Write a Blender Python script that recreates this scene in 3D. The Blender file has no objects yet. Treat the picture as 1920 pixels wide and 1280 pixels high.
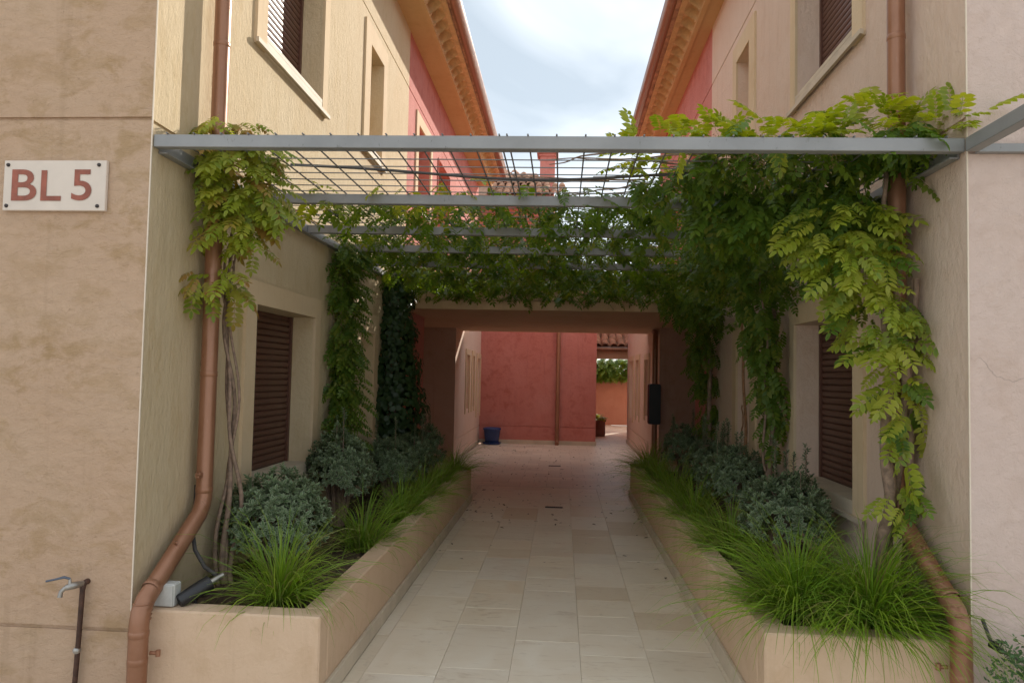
import bpy, math, random
import numpy as np
from mathutils import Vector, Matrix

# ------------------------------------------------------------------ camera, sky, sun, exposure
S = bpy.context.scene
COL = S.collection
R = math.radians
rng = np.random.default_rng(7)
random.seed(7)

cd = bpy.data.cameras.new('camera'); cam = bpy.data.objects.new('camera', cd); COL.objects.link(cam)
S.camera = cam
YAW, PITCH, ROLL = R(4.0), R(2.65), 0.0205
fw = Vector((-math.sin(YAW)*math.cos(PITCH), math.cos(YAW)*math.cos(PITCH), math.sin(PITCH)))
rt = Vector((math.cos(YAW), math.sin(YAW), 0)); up = rt.cross(fw)
r2 = rt*math.cos(ROLL) + up*math.sin(ROLL); u2 = -rt*math.sin(ROLL) + up*math.cos(ROLL)
cam.matrix_world = Matrix(((r2.x, u2.x, -fw.x, 0), (r2.y, u2.y, -fw.y, 0), (r2.z, u2.z, -fw.z, 1.65), (0, 0, 0, 1)))
cd.sensor_width = 36; cd.sensor_fit = 'HORIZONTAL'; cd.lens = 36*1350/1920
cd.clip_start = 0.05; cd.clip_end = 2000
S.cycles.max_bounces = 12; S.cycles.diffuse_bounces = 8; S.cycles.transmission_bounces = 8
S.render.resolution_x, S.render.resolution_y = 1024, 682

SUN = Vector((1.0, 1.9, 1.08)).normalized()
w = bpy.data.worlds.new('World'); S.world = w; w.use_nodes = True
nt = w.node_tree; nt.nodes.clear()
sky = nt.nodes.new('ShaderNodeTexSky'); sky.sky_type = 'NISHITA'; sky.sun_disc = False
sky.sun_elevation = math.asin(SUN.z); sky.sun_rotation = math.atan2(SUN.x, SUN.y)
sky.air_density = 1.0; sky.dust_density = 0.2; sky.ozone_density = 1.5
tcw = nt.nodes.new('ShaderNodeTexCoord')
mpw = nt.nodes.new('ShaderNodeMapping'); mpw.inputs['Scale'].default_value = (1.0, 1.0, 1.8); mpw.inputs['Location'].default_value = (37.0, 19.0, 8.0)
nzw = nt.nodes.new('ShaderNodeTexNoise'); nzw.inputs['Scale'].default_value = 2.4; nzw.inputs['Detail'].default_value = 5; nzw.inputs['Distortion'].default_value = 0.5
rpw = nt.nodes.new('ShaderNodeMapRange'); rpw.inputs[1].default_value = 0.31; rpw.inputs[2].default_value = 0.74
rpw.inputs[3].default_value = 0.0; rpw.inputs[4].default_value = 1.0
mxw = nt.nodes.new('ShaderNodeMix'); mxw.data_type = 'RGBA'
veil = nt.nodes.new('ShaderNodeMix'); veil.data_type = 'RGBA'            # thin cloud veil, bluish to white
veil.inputs[6].default_value = (2.25, 2.52, 2.72, 1); veil.inputs[7].default_value = (5.6, 5.72, 5.8, 1)
mxw.inputs[0].default_value = 0.90
bgw = nt.nodes.new('ShaderNodeBackground'); bgw.inputs['Strength'].default_value = 0.105
outw = nt.nodes.new('ShaderNodeOutputWorld')
lk = nt.links.new
lk(tcw.outputs['Generated'], mpw.inputs['Vector']); lk(mpw.outputs[0], nzw.inputs['Vector']); lk(nzw.outputs[0], rpw.inputs[0])
lk(rpw.outputs[0], veil.inputs[0]); lk(veil.outputs[2], mxw.inputs[7]); lk(sky.outputs[0], mxw.inputs[6]); lk(mxw.outputs[2], bgw.inputs['Color']); lk(bgw.outputs[0], outw.inputs['Surface'])

sl = bpy.data.lights.new('sun', 'SUN'); sun = bpy.data.objects.new('sun', sl); COL.objects.link(sun)
sl.energy = 2.0; sl.angle = R(0.6); sl.color = (1.0, 0.93, 0.82)
sun.rotation_euler = SUN.to_track_quat('Z', 'Y').to_euler(); sun.location = (10, 20, 15)

S.view_settings.view_transform = 'Standard'; S.view_settings.look = 'None'
S.view_settings.gamma = 1.0; S.view_settings.exposure = 1.48; S.view_settings.use_curve_mapping = False

# ------------------------------------------------------------------ measures
XL, XR, D = -2.115, 1.895, 3.5         # side walls of the alley, front plane of the houses
PLI, PRI = -1.16, 0.972                 # inner faces of the planters
SOF = 6.25                             # soffit height

# ------------------------------------------------------------------ materials
class N:
    def __init__(s, name):
        s.m = bpy.data.materials.new(name); s.m.use_nodes = True; s.t = s.m.node_tree
        s.b = s.t.nodes['Principled BSDF']; s.o = s.t.nodes['Material Output']
    def n(s, typ, **kw):
        nd = s.t.nodes.new('ShaderNode'+typ)
        for k, v in kw.items():
            if k.startswith('_'): nd.inputs[int(k[1:])].default_value = v
            elif k in nd.inputs.keys(): nd.inputs[k].default_value = v
            else: setattr(nd, k, v)
        return nd
    def l(s, a, b): s.t.links.new(a, b)
    def coords(s, scale=(1, 1, 1), jitter=False):
        tc = s.n('TexCoord'); mp = s.n('Mapping'); mp.inputs['Scale'].default_value = scale
        if jitter:
            oi = s.n('ObjectInfo'); mu = s.n('VectorMath', operation='SCALE'); cx = s.n('CombineXYZ')
            for i in range(3): s.l(oi.outputs['Random'], cx.inputs[i])
            s.l(cx.outputs[0], mu.inputs[0]); mu.inputs['Scale'].default_value = 37.0
            ad = s.n('VectorMath', operation='ADD'); s.l(tc.outputs['Object'], ad.inputs[0]); s.l(mu.outputs[0], ad.inputs[1]); s.l(ad.outputs[0], mp.inputs[0])
        else: s.l(tc.outputs['Object'], mp.inputs[0])
        return mp.outputs[0]
    def noise(s, vec, scale, detail=5, rough=0.55, dist=0.0):
        nd = s.n('TexNoise'); nd.inputs['Scale'].default_value = scale; nd.inputs['Detail'].default_value = detail
        nd.inputs['Roughness'].default_value = rough; nd.inputs['Distortion'].default_value = dist
        s.l(vec, nd.inputs['Vector']); return nd.outputs['Fac']
    def rng(s, v, a, b, c=0.0, d=1.0):
        nd = s.n('MapRange', _1=a, _2=b, _3=c, _4=d); s.l(v, nd.inputs[0]); return nd.outputs[0]
    def mix(s, f, a, b, mode='MIX'):
        nd = s.n('Mix', data_type='RGBA', blend_type=mode)
        for sock, v in ((nd.inputs[0], f), (nd.inputs[6], a), (nd.inputs[7], b)):
            if hasattr(v, 'links') or hasattr(v, 'is_linked'): s.l(v, sock)
            else: sock.default_value = v if not isinstance(v, tuple) or len(v) == 4 else (*v, 1)
        return nd.outputs[2]
    def bump(s, h, strength, dist, prev=None):
        nd = s.n('Bump'); nd.inputs['Strength'].default_value = strength; nd.inputs['Distance'].default_value = dist
        s.l(h, nd.inputs['Height'])
        if prev is not None: s.l(prev, nd.inputs['Normal'])
        return nd.outputs[0]
    def fin(s, color=None, rough=0.8, normal=None, metal=0.0, spec=0.5):
        if color is not None:
            if hasattr(color, 'is_linked'): s.l(color, s.b.inputs['Base Color'])
            else: s.b.inputs['Base Color'].default_value = (*color, 1)
        if hasattr(rough, 'is_linked'): s.l(rough, s.b.inputs['Roughness'])
        else: s.b.inputs['Roughness'].default_value = rough
        if normal is not None: s.l(normal, s.b.inputs['Normal'])
        s.b.inputs['Metallic'].default_value = metal; s.b.inputs['Specular IOR Level'].default_value = spec
        return s.m

M = {}
def plaster(name, base, patch, pale, amount=0.8, relief=1.0, psc=7.0, sq=(1, 1, 1), crack=0.0):
    k = N(name); v = k.coords(sq)
    big = k.noise(v, 1.1, 4); tro = k.noise(v, psc, 8, 0.66, 0.35); fine = k.noise(v, 60, 4)
    msk = k.rng(k.noise(v, 0.9, 3, 0.5, 0.3), 0.36, 0.62, 0.35, 1.0)
    md = k.n('Math', operation='MULTIPLY'); k.l(k.rng(tro, 0.49, 0.62, 0, amount), md.inputs[0]); k.l(msk, md.inputs[1])
    c = k.mix(md.outputs[0], base, patch)
    sml = k.noise(v, psc*3.1, 6, 0.7, 0.8); c = k.mix(k.rng(sml, 0.56, 0.75, 0, 0.4*amount), c, patch)
    c = k.mix(k.rng(big, 0.42, 0.72, 0, 0.6), c, pale)
    c = k.mix(k.rng(fine, 0.3, 0.8, 0, 0.12), c, patch)
    # fine dark trowel scratches, short arcs
    scr = k.noise(v, 16, 10, 0.78, 0.9)
    c = k.mix(k.rng(scr, 0.60, 0.68, 0, 0.5*amount), c, tuple(x*0.66 for x in patch))
    # rain streaks and splash dirt
    vs = k.coords((5.0, 5.0, 0.28)); st = k.noise(vs, 2.2, 5, 0.6, 0.3)
    c = k.mix(k.rng(st, 0.56, 0.80, 0, 0.30), c, tuple(x*0.66 for x in patch))
    wv = k.n('VectorMath', operation='ADD'); nz = k.n('TexNoise'); nz.inputs['Scale'].default_value = 2.5; nz.inputs['Detail'].default_value = 6; k.l(v, nz.inputs['Vector'])
    sv = k.n('VectorMath', operation='SCALE'); sv.inputs['Scale'].default_value = 0.55; k.l(nz.outputs['Color'], sv.inputs[0]); k.l(v, wv.inputs[0]); k.l(sv.outputs[0], wv.inputs[1])
    vo = k.n('TexVoronoi', feature='DISTANCE_TO_EDGE'); vo.inputs['Scale'].default_value = 0.55; k.l(wv.outputs[0], vo.inputs['Vector'])
    ck = k.n('Math', operation='MULTIPLY'); k.l(k.rng(vo.outputs['Distance'], 0.0008, 0.0030, 1, 0), ck.inputs[0]); k.l(k.rng(k.noise(v, 1.6, 2), 0.53, 0.57, 0, crack), ck.inputs[1])
    c = k.mix(ck.outputs[0], c, tuple(x*0.38 for x in patch))
    b = k.bump(tro, 0.42*relief, 0.02); b = k.bump(sml, 0.6*relief, 0.016, b); b = k.bump(scr, 0.9*relief, 0.012, b); b = k.bump(fine, 0.25*relief, 0.003, b)
    M[name] = k.fin(c, 0.88, b, spec=0.25)
plaster('recess_plaster', (0.54, 0.355, 0.27), (0.46, 0.285, 0.20), (0.58, 0.40, 0.32), 0.7, 0.8, 5.0)
plaster('plaster_pink', (0.545, 0.375, 0.258), (0.40, 0.262, 0.135), (0.575, 0.42, 0.30), 1.0, 1.0, 5.0, (1, 1, 1.5))
plaster('plaster_cream', (0.645, 0.515, 0.335), (0.57, 0.43, 0.25), (0.69, 0.575, 0.405), 0.75, 0.9, 6.0, (1, 2.0, 0.7))
plaster('plaster_peach', (0.73, 0.56, 0.45), (0.66, 0.47, 0.35), (0.77, 0.61, 0.51), 0.6, 0.9, 6.5, (1, 1.4, 0.8))
plaster('plaster_palepink', (0.645, 0.505, 0.44), (0.57, 0.425, 0.35), (0.69, 0.565, 0.51), 0.6, 0.9, 6.0, crack=0.4)
plaster('plaster_red', (0.57, 0.215, 0.18), (0.45, 0.135, 0.105), (0.63, 0.285, 0.25), 0.8, 0.9, 5.0)
plaster('plaster_orange', (0.37, 0.165, 0.110), (0.31, 0.125, 0.075), (0.43, 0.22, 0.155), 0.8, 0.8, 4.0)
plaster('plaster_ochre', (0.66, 0.45, 0.29), (0.58, 0.37, 0.21), (0.70, 0.51, 0.36), 0.6, 0.5, 5.0)
plaster('planter_plaster', (0.64, 0.455, 0.310), (0.54, 0.365, 0.225), (0.70, 0.53, 0.385), 0.6, 0.5, 6.0)
plaster('trim_cream', (0.68, 0.525, 0.345), (0.6, 0.44, 0.265), (0.72, 0.59, 0.42), 0.4, 0.35, 5.0)
plaster('soffit', (0.58, 0.375, 0.185), (0.51, 0.31, 0.135), (0.62, 0.43, 0.23), 0.5, 0.25, 4.0)
plaster('bead_white', (0.72, 0.62, 0.50), (0.62, 0.50, 0.38), (0.76, 0.68, 0.58), 0.3, 0.2, 5.0)

def simple(name, col, rough=0.5, metal=0.0, var=0.15, sc=12.0, bump=0.0, jitter=True, spec=0.5):
    k = N(name); v = k.coords((1, 1, 1), jitter); n = k.noise(v, sc, 6, 0.6, 0.6)
    c = k.mix(k.rng(n, 0.35, 0.75), tuple(x*(1-var) for x in col), tuple(min(1, x*(1+var)) for x in col))
    b = k.bump(n, bump, 0.004) if bump else None
    M[name] = k.fin(c, rough, b, metal, spec)
simple('terracotta_mould', (0.60, 0.385, 0.19), 0.85, var=0.18, sc=9, bump=0.3)
simple('roof_tile', (0.45, 0.24, 0.15), 0.85, var=0.45, sc=5, bump=0.4)
simple('shutter', (0.115, 0.050, 0.034), 0.42, var=0.10)
simple('steel_rod', (0.20, 0.195, 0.19), 0.5, 0.4)
simple('soil', (0.085, 0.055, 0.032), 0.95, var=0.55, sc=30, bump=1.0, jitter=False)
simple('bark', (0.27, 0.185, 0.135), 0.9, var=0.4, sc=26, bump=0.8, jitter=False)
simple('bark_orange', (0.34, 0.185, 0.095), 0.9, var=0.35, sc=26, bump=0.6, jitter=False)
simple('black_plastic', (0.015, 0.015, 0.017), 0.4)
simple('hose_grey', (0.055, 0.05, 0.048), 0.55)
simple('box_grey', (0.50, 0.50, 0.47), 0.55, var=0.12, sc=20)
simple('rust_pipe', (0.085, 0.040, 0.026), 0.6, 0.2, var=0.5, sc=18, bump=0.3)
simple('chrome', (0.40, 0.38, 0.35), 0.38, 0.8, var=0.3)
simple('lever_blue', (0.10, 0.12, 0.16), 0.5, 0.2)
simple('pot_blue', (0.025, 0.055, 0.19), 0.22)
simple('pot_clay', (0.20, 0.085, 0.06), 0.8)
simple('red_paint', (0.17, 0.015, 0.015), 0.45)
simple('plinth_white', (0.58, 0.49, 0.375), 0.7, var=0.12, sc=4, bump=0.15)
simple('sign_white', (0.66, 0.57, 0.49), 0.45, var=0.06, sc=5)
simple('sign_letter', (0.30, 0.085, 0.05), 0.55, var=0.25, sc=14)
simple('screw', (0.06, 0.05, 0.05), 0.45, 0.6)
simple('dead_leaf', (0.11, 0.062, 0.032), 0.8, var=0.5)
simple('drain_metal', (0.03, 0.028, 0.026), 0.6, 0.4)

def copper():
    k = N('copper_paint'); v = k.coords((1, 1, 0.35))
    n = k.noise(v, 9, 6, 0.65, 0.5); f = k.noise(v, 70, 3)
    c = k.mix(k.rng(n, 0.35, 0.7), (0.275, 0.128, 0.070), (0.335, 0.165, 0.098))
    c = k.mix(k.rng(f, 0.6, 0.8, 0, 0.35), c, (0.38, 0.23, 0.17))
    M['copper'] = k.fin(c, k.rng(n, 0.3, 0.7, 0.26, 0.46), k.bump(f, 0.06, 0.002), 0.35)
copper()

def steel():
    k = N('galvanised_paint'); v = k.coords()
    n = k.noise(v, 5, 5); d = k.noise(k.coords((1, 1, 0.5)), 38, 8, 0.7); msk = k.noise(v, 2.6, 3)
    c = k.mix(k.rng(n, 0.3, 0.7), (0.235, 0.237, 0.238), (0.29, 0.292, 0.293))
    mm = k.n('Math', operation='MULTIPLY'); k.l(k.rng(d, 0.60, 0.68), mm.inputs[0]); k.l(k.rng(msk, 0.45, 0.62), mm.inputs[1])
    c = k.mix(mm.outputs[0], c, (0.075, 0.065, 0.055))
    M['steel'] = k.fin(c, 0.5, k.bump(d, 0.06, 0.003), 0.15)
steel()

def stone(name, bricks=False):
    k = N(name); v = k.coords((1, 1, 1), not bricks)
    n = k.noise(v, 3.2, 7, 0.62, 0.9); f = k.noise(v, 34, 6, 0.7); vein = k.noise(k.coords((1.0, 3.2, 1), not bricks), 3.2, 8, 0.68, 1.6)
    c = k.mix(k.rng(n, 0.35, 0.70), (0.73, 0.62, 0.48), (0.79, 0.70, 0.575))
    c = k.mix(k.rng(vein, 0.56, 0.74, 0, 0.55), c, (0.40, 0.27, 0.165))
    if not bricks:
        oi = k.n('ObjectInfo'); hs = k.n('HueSaturation')
        k.l(c, hs.inputs['Color']); k.l(k.rng(oi.outputs['Random'], 0, 1, 0.95, 1.05), hs.inputs['Value'])
        m2 = k.n('Math', operation='MULTIPLY'); m2.inputs[1].default_value = 7.31; k.l(oi.outputs['Random'], m2.inputs[0])
        fr = k.n('Math', operation='FRACT'); k.l(m2.outputs[0], fr.inputs[0]); k.l(k.rng(fr.outputs[0], 0, 1, 0.88, 1.12), hs.inputs['Saturation'])
        c = hs.outputs[0]
        c = k.mix(k.rng(fr.outputs[0], 0.90, 0.96, 0, 0.35), c, (0.47, 0.33, 0.20))
    dirt = k.noise(v, 9, 8, 0.75); c = k.mix(k.rng(dirt, 0.60, 0.78, 0, 0.4), c, (0.24, 0.18, 0.13))
    b = k.bump(f, 0.12, 0.003)
    if bricks:
        bt = k.n('TexBrick'); bt.offset = 0.5; bt.inputs['Scale'].default_value = 1.0
        bt.inputs['Brick Width'].default_value = 0.40; bt.inputs['Row Height'].default_value = 0.36; bt.inputs['Mortar Size'].default_value = 0.003
        bt.inputs['Color1'].default_value = (1, 1, 1, 1); bt.inputs['Color2'].default_value = (0.86, 0.86, 0.86, 1); bt.inputs['Mortar'].default_value = (0.55, 0.5, 0.45, 1)
        k.l(k.coords(), bt.inputs['Vector']); c = k.mix(1.0, c, bt.outputs['Color'], 'MULTIPLY')
    M[name] = k.fin(c, k.rng(n, 0.3, 0.7, 0.36, 0.55), b, spec=0.45)
stone('limestone'); stone('limestone_far', True)

def leaf(name, cols, edge=None, trans=0.45, rough=0.42, esc=0.5):
    """cols: list of three colours picked per leaf; edge: colour of the leaf margin"""
    k = N(name)
    at = k.n('Attribute', attribute_name='rnd'); oi = k.n('ObjectInfo')
    ad = k.n('Math', operation='ADD'); k.l(at.outputs['Fac'], ad.inputs[0]); k.l(oi.outputs['Random'], ad.inputs[1])
    fr = k.n('Math', operation='FRACT'); k.l(ad.outputs[0], fr.inputs[0])
    cr = k.n('ValToRGB'); e = cr.color_ramp.elements
    e[0].position = 0.0; e[0].color = (*cols[0], 1); e[1].position = 1.0; e[1].color = (*cols[-1], 1)
    for i in range(1, len(cols)-1):
        q = e.new(i/(len(cols)-1)); q.color = (*cols[i], 1)
    k.l(fr.outputs[0], cr.inputs[0]); c = cr.outputs[0]
    if edge is not None:
        ae = k.n('Attribute', attribute_name='edge'); c = k.mix(k.rng(ae.outputs['Fac'], 0.42, 0.95, 0, esc), c, edge)
    d = k.n('BsdfTranslucent'); hs = k.n('HueSaturation'); hs.inputs['Saturation'].default_value = 1.15; hs.inputs['Value'].default_value = 1.5; hs.inputs['Hue'].default_value = 0.487
    k.l(c, hs.inputs['Color']); k.l(hs.outputs[0], d.inputs['Color'])
    ms = k.n('MixShader'); ms.inputs[0].default_value = trans
    k.l(c, k.b.inputs['Base Color']); k.b.inputs['Roughness'].default_value = rough; k.b.inputs['Specular IOR Level'].default_value = 0.4
    k.l(k.b.outputs[0], ms.inputs[1]); k.l(d.outputs[0], ms.inputs[2]); k.l(ms.outputs[0], k.o.inputs['Surface'])
    M[name] = k.m
leaf('leaf_green', [(0.060, 0.130, 0.020), (0.100, 0.185, 0.024), (0.165, 0.245, 0.032), (0.075, 0.150, 0.022), (0.22, 0.25, 0.04)], edge=(0.15, 0.235, 0.042))
leaf('leaf_young', [(0.225, 0.300, 0.028), (0.310, 0.370, 0.040), (0.155, 0.240, 0.024), (0.375, 0.390, 0.058), (0.26, 0.33, 0.034)], edge=(0.40, 0.43, 0.08))
leaf('leaf_turning', [(0.27, 0.29, 0.040), (0.17, 0.25, 0.034), (0.33, 0.28, 0.05), (0.34, 0.20, 0.06), (0.21, 0.28, 0.04)])
leaf('leaf_ivy', [(0.022, 0.052, 0.016), (0.035, 0.075, 0.022), (0.028, 0.060, 0.018)], trans=0.2)
leaf('leaf_shrub', [(0.070, 0.125, 0.048), (0.095, 0.160, 0.060), (0.058, 0.105, 0.042)], edge=(0.33, 0.38, 0.25), esc=1.0, trans=0.2, rough=0.5)
leaf('leaf_grass', [(0.125, 0.255, 0.026), (0.195, 0.330, 0.036), (0.260, 0.360, 0.055), (0.14, 0.25, 0.028), (0.30, 0.27, 0.10)], trans=0.35)
leaf('leaf_conifer', [(0.06, 0.125, 0.042), (0.09, 0.17, 0.06)], trans=0.2)
leaf('dry_bloom', [(0.24, 0.16, 0.075), (0.30, 0.22, 0.12), (0.2, 0.17, 0.07)], trans=0.25, rough=0.8)

# ------------------------------------------------------------------ mesh helpers
def fast_mesh(name, V, T, attrs=None):
    me = bpy.data.meshes.new(name); V = np.asarray(V, np.float32); T = np.asarray(T, np.int32)
    k = T.shape[1]
    me.vertices.add(len(V)); me.vertices.foreach_set('co', V.ravel())
    me.loops.add(T.size); me.loops.foreach_set('vertex_index', T.ravel())
    me.polygons.add(len(T)); me.polygons.foreach_set('loop_start', np.arange(0, T.size, k, dtype=np.int32))
    for n, a in (attrs or {}).items():
        at = me.attributes.new(n, 'FLOAT', 'POINT'); at.data.foreach_set('value', np.asarray(a, np.float32))
    me.update(calc_edges=True); me.validate(); return me

class MB:
    def __init__(s): s.v = []; s.f = []; s.sm = []
    def add(s, vs, fs, smooth=False):
        o = len(s.v); s.v += [tuple(p) for p in vs]; s.f += [tuple(i+o for i in f) for f in fs]; s.sm += [smooth]*len(fs); return s
    def box(s, x0, x1, y0, y1, z0, z1, bev=0.0):
        if bev <= 0:
            vs = [(x, y, z) for z in (z0, z1) for y in (y0, y1) for x in (x0, x1)]
            return s.add(vs, [(0, 2, 3, 1), (4, 5, 7, 6), (0, 1, 5, 4), (2, 6, 7, 3), (0, 4, 6, 2), (1, 3, 7, 5)])
        import bmesh
        bm = bmesh.new(); bmesh.ops.create_cube(bm, size=1.0)
        for q in bm.verts: q.co = Vector((x0+(q.co.x+.5)*(x1-x0), y0+(q.co.y+.5)*(y1-y0), z0+(q.co.z+.5)*(z1-z0)))
        bmesh.ops.bevel(bm, geom=list(bm.edges), offset=bev, segments=1, affect='EDGES'); bm.verts.index_update()
        s.add([q.co[:] for q in bm.verts], [[q.index for q in f.verts] for f in bm.faces]); bm.free(); return s
    def tube(s, pts, rad, n=10, caps=True, smooth=True):
        P = [Vector(p) for p in pts]; rad = rad if hasattr(rad, '__len__') else [rad]*len(P)
        t0 = (P[1]-P[0]).normalized(); a = Vector((0, 0, 1)) if abs(t0.z) < 0.9 else Vector((1, 0, 0)); nrm = t0.cross(a).normalized()
        vs = []
        for i, p in enumerate(P):
            t = ((P[min(i+1, len(P)-1)]-p).normalized()+(p-P[max(i-1, 0)]).normalized())
            t = t.normalized() if t.length > 1e-6 else t0
            nrm = (nrm-t*nrm.dot(t)).normalized(); b = t.cross(nrm)
            for j in range(n):
                q = 2*math.pi*j/n; vs.append(p+(nrm*math.cos(q)+b*math.sin(q))*rad[i])
        fs = [(i*n+j, i*n+(j+1) % n, (i+1)*n+(j+1) % n, (i+1)*n+j) for i in range(len(P)-1) for j in range(n)]
        s.add(vs, fs, smooth)
        if caps: s.add(vs[:n], [tuple(range(n))[::-1]]); s.add(vs[-n:], [tuple(range(n))])
        return s
    def lathe(s, c, prof, n=24, axis='z', smooth=True):
        vs = []
        for r_, h in prof:
            for j in range(n):
                q = 2*math.pi*j/n; a, b = r_*math.cos(q), r_*math.sin(q)
                p = {'z': (a, b, h), 'y': (a, h, b), 'x': (h, a, b)}[axis]; vs.append((c[0]+p[0], c[1]+p[1], c[2]+p[2]))
        fs = [(i*n+j, i*n+(j+1) % n, (i+1)*n+(j+1) % n, (i+1)*n+j) for i in range(len(prof)-1) for j in range(n)]
        return s.add(vs, fs, smooth)
    def mesh(s, name):
        me = bpy.data.meshes.new(name); me.from_pydata(s.v, [], s.f); me.polygons.foreach_set('use_smooth', s.sm); me.update(); return me
    def build(s, name, m, parent=None):
        return link(name, s.mesh(name), m, parent, True)

ORG = {}
def link(name, me, m=None, parent=None, world=False, loc=None):
    if m and not me.materials: me.materials.append(M[m])
    o = bpy.data.objects.new(name, me); COL.objects.link(o)
    if parent is not None:
        o.parent = parent
        if world: o.location = -ORG[parent.name]
        ORG[o.name] = Vector((0, 0, 0)) if world else Vector((0, 0, 0))
    if loc is not None: o.location = Vector(loc)-(ORG.get(parent.name, Vector()) if parent is not None else Vector())
    return o
# parts built in world coordinates sit at -origin of their thing, so sub-parts of those parts are again in world coordinates
def tag(o, label=None, cat=None, group=None, kind=None):
    if label: o['label'] = label
    if cat: o['category'] = cat
    if group: o['group'] = group
    if kind: o['kind'] = kind
    return o
def thing(name, label, cat, loc=(0, 0, 0), group=None):
    o = bpy.data.objects.new(name, None); COL.objects.link(o); o.location = loc; o.empty_display_size = 0.2
    ORG[o.name] = Vector(loc); return tag(o, label, cat, group)

def wall_mesh(axis, c, out, u0, u1, z0, z1, openings=(), grooves=(), reveal=0.205, gd=0.012, gh=0.018):
    mb = MB()
    def P(u, z, dep=0.0):
        a = c-out*dep
        return (a, u, z) if axis == 'x' else (u, a, z)
    us = sorted({u0, u1, *[q for o in openings for q in o[:2]]}); zs = {z0, z1, *[q for o in openings for q in o[2:]]}
    for g in grooves: zs |= {g-gh/2, g+gh/2}
    zs = sorted(zs)
    for i in range(len(us)-1):
        for j in range(len(zs)-1):
            um, zm = (us[i]+us[i+1])/2, (zs[j]+zs[j+1])/2
            if any(o[0] < um < o[1] and o[2] < zm < o[3] for o in openings): continue
            gr = any(abs(zm-g) < gh/2 for g in grooves); d = gd if gr else 0
            mb.add([P(us[i], zs[j], d), P(us[i+1], zs[j], d), P(us[i+1], zs[j+1], d), P(us[i], zs[j+1], d)], [(0, 1, 2, 3)])
            if gr:
                for z in (zs[j], zs[j+1]): mb.add([P(us[i], z), P(us[i+1], z), P(us[i+1], z, gd), P(us[i], z, gd)], [(0, 1, 2, 3)])
    for a, b, l, h in openings:
        for (p, q) in (((a, l), (a, h)), ((b, l), (b, h)), ((a, h), (b, h)), ((a, l), (b, l))):
            mb.add([P(*p), P(*q), P(*q, reveal), P(*p, reveal)], [(0, 1, 2, 3)])
    return mb

# ------------------------------------------------------------------ ground and paving
g = MB().box(-60, 60, -40, 120, -0.6, -0.024).build('ground', 'limestone_far'); tag(g, kind='structure')
tile_me = {}
def tile_mesh(wd, ln):
    key = (round(wd, 3), round(ln, 3))
    if key not in tile_me:
        a, b, h, c = wd/2-0.0007, ln/2-0.0007, 0.0, 0.0014
        vs = [(-a, -b, -.024), (a, -b, -.024), (a, b, -.024), (-a, b, -.024), (-a, -b, h-c), (a, -b, h-c), (a, b, h-c), (-a, b, h-c),
              (-a+c, -b+c, h), (a-c, -b+c, h), (a-c, b-c, h), (-a+c, b-c, h)]
        fs = [(8, 9, 10, 11)]+[(i, (i+1) % 4, 4+(i+1) % 4, 4+i) for i in range(4)]+[(4+i, 4+(i+1) % 4, 8+(i+1) % 4, 8+i) for i in range(4)]
        tile_me[key] = MB().add(vs, fs).mesh('paving_tile')
    return tile_me[key]
pav = tag(MB().box(-1.9, 1.72, 10.72, 31, -0.024, -0.001).build('pavement', 'limestone_far'), kind='structure')
ORG[pav.name] = Vector(); ORG[g.name] = Vector()
cols = [(-1.14, -1.055)]+[(-1.055+0.397*i, -1.055+0.397*(i+1)) for i in range(5)]+[(0.93, 0.972)]
offs = [0.1, 0.22, 0.0, 0.11, 0.27, 0.05, 0.2]
for (a, b), of in zip(cols, offs):
    y = 3.05+of
    while y < 10.70:
        y1 = min(y+(0.352 if rng.random() < .55 else 0.704), 10.715)
        if y1-y > 0.05:
            o = link('paving_tile', tile_mesh(b-a, y1-y), 'limestone', pav, loc=((a+b)/2, (y+y1)/2, random.uniform(-0.0012, 0.0005)))
        y = y1
tag(MB().box(-1.9, -1.14, 9.50, 10.715, -0.024, -0.002).box(0.972, 1.72, 10.2, 10.715, -0.024, -0.002).build('pavement', 'limestone_far'), kind='structure')

# ------------------------------------------------------------------ houses
scal_me = None
def scallop_mesh():
    """one moulded eave block, 0.285 long (y), hollowed like a shell on its lower outer face"""
    nu, nv = 9, 7; vs = []; fs = []
    for i in range(nu):
        for j in range(nv):
            u = i/(nu-1); v = j/(nv-1)
            x = v*0.16; z = v*0.115
            e = max(0, 1-((u-0.5)/0.47)**2-((v-0.52)/0.48)**2)
            dp = 0.12*e**0.4
            vs.append((x-dp*0.58*(-1)*-1, (u-0.5)*0.283, z+dp*0.81))
    fs = [(i*nv+j, (i+1)*nv+j, (i+1)*nv+j+1, i*nv+j+1) for i in range(nu-1) for j in range(nv-1)]
    mb = MB().add(vs, fs, True)
    return mb
def barrel_tile_mesh(r0=0.085, r1=0.075, ln=0.42, n=6, th=0.014):
    vs = []; 
    for k, (y, r_) in enumerate(((0, r0), (ln, r1))):
        for rr in (r_, r_-th):
            for i in range(n+1):
                q = math.pi*i/n; vs.append((math.cos(q)*rr, y, math.sin(q)*rr*0.85))
    m = n+1; fs = []
    for i in range(n):
        fs += [(i, i+1, 2*m+i+1, 2*m+i), (m+i, 3*m+i, 3*m+i+1, m+i+1), (i, m+i, m+i+1, i+1)]
    return MB().add(vs, fs, True)
slat_me = {}
def slat_mesh(wd):
    if wd not in slat_me:
        prof = [(0.0, 0.0), (0.010, 0.006), (0.014, 0.022), (0.012, 0.040), (0.002, 0.047)]
        vs = [(d, y, z) for y in (-wd/2, wd/2) for d, z in prof]; n = len(prof)
        slat_me[wd] = MB().add(vs, [(i, i+1, n+i+1, n+i) for i in range(n-1)]).mesh('slat')
    return slat_me[wd]

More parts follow.
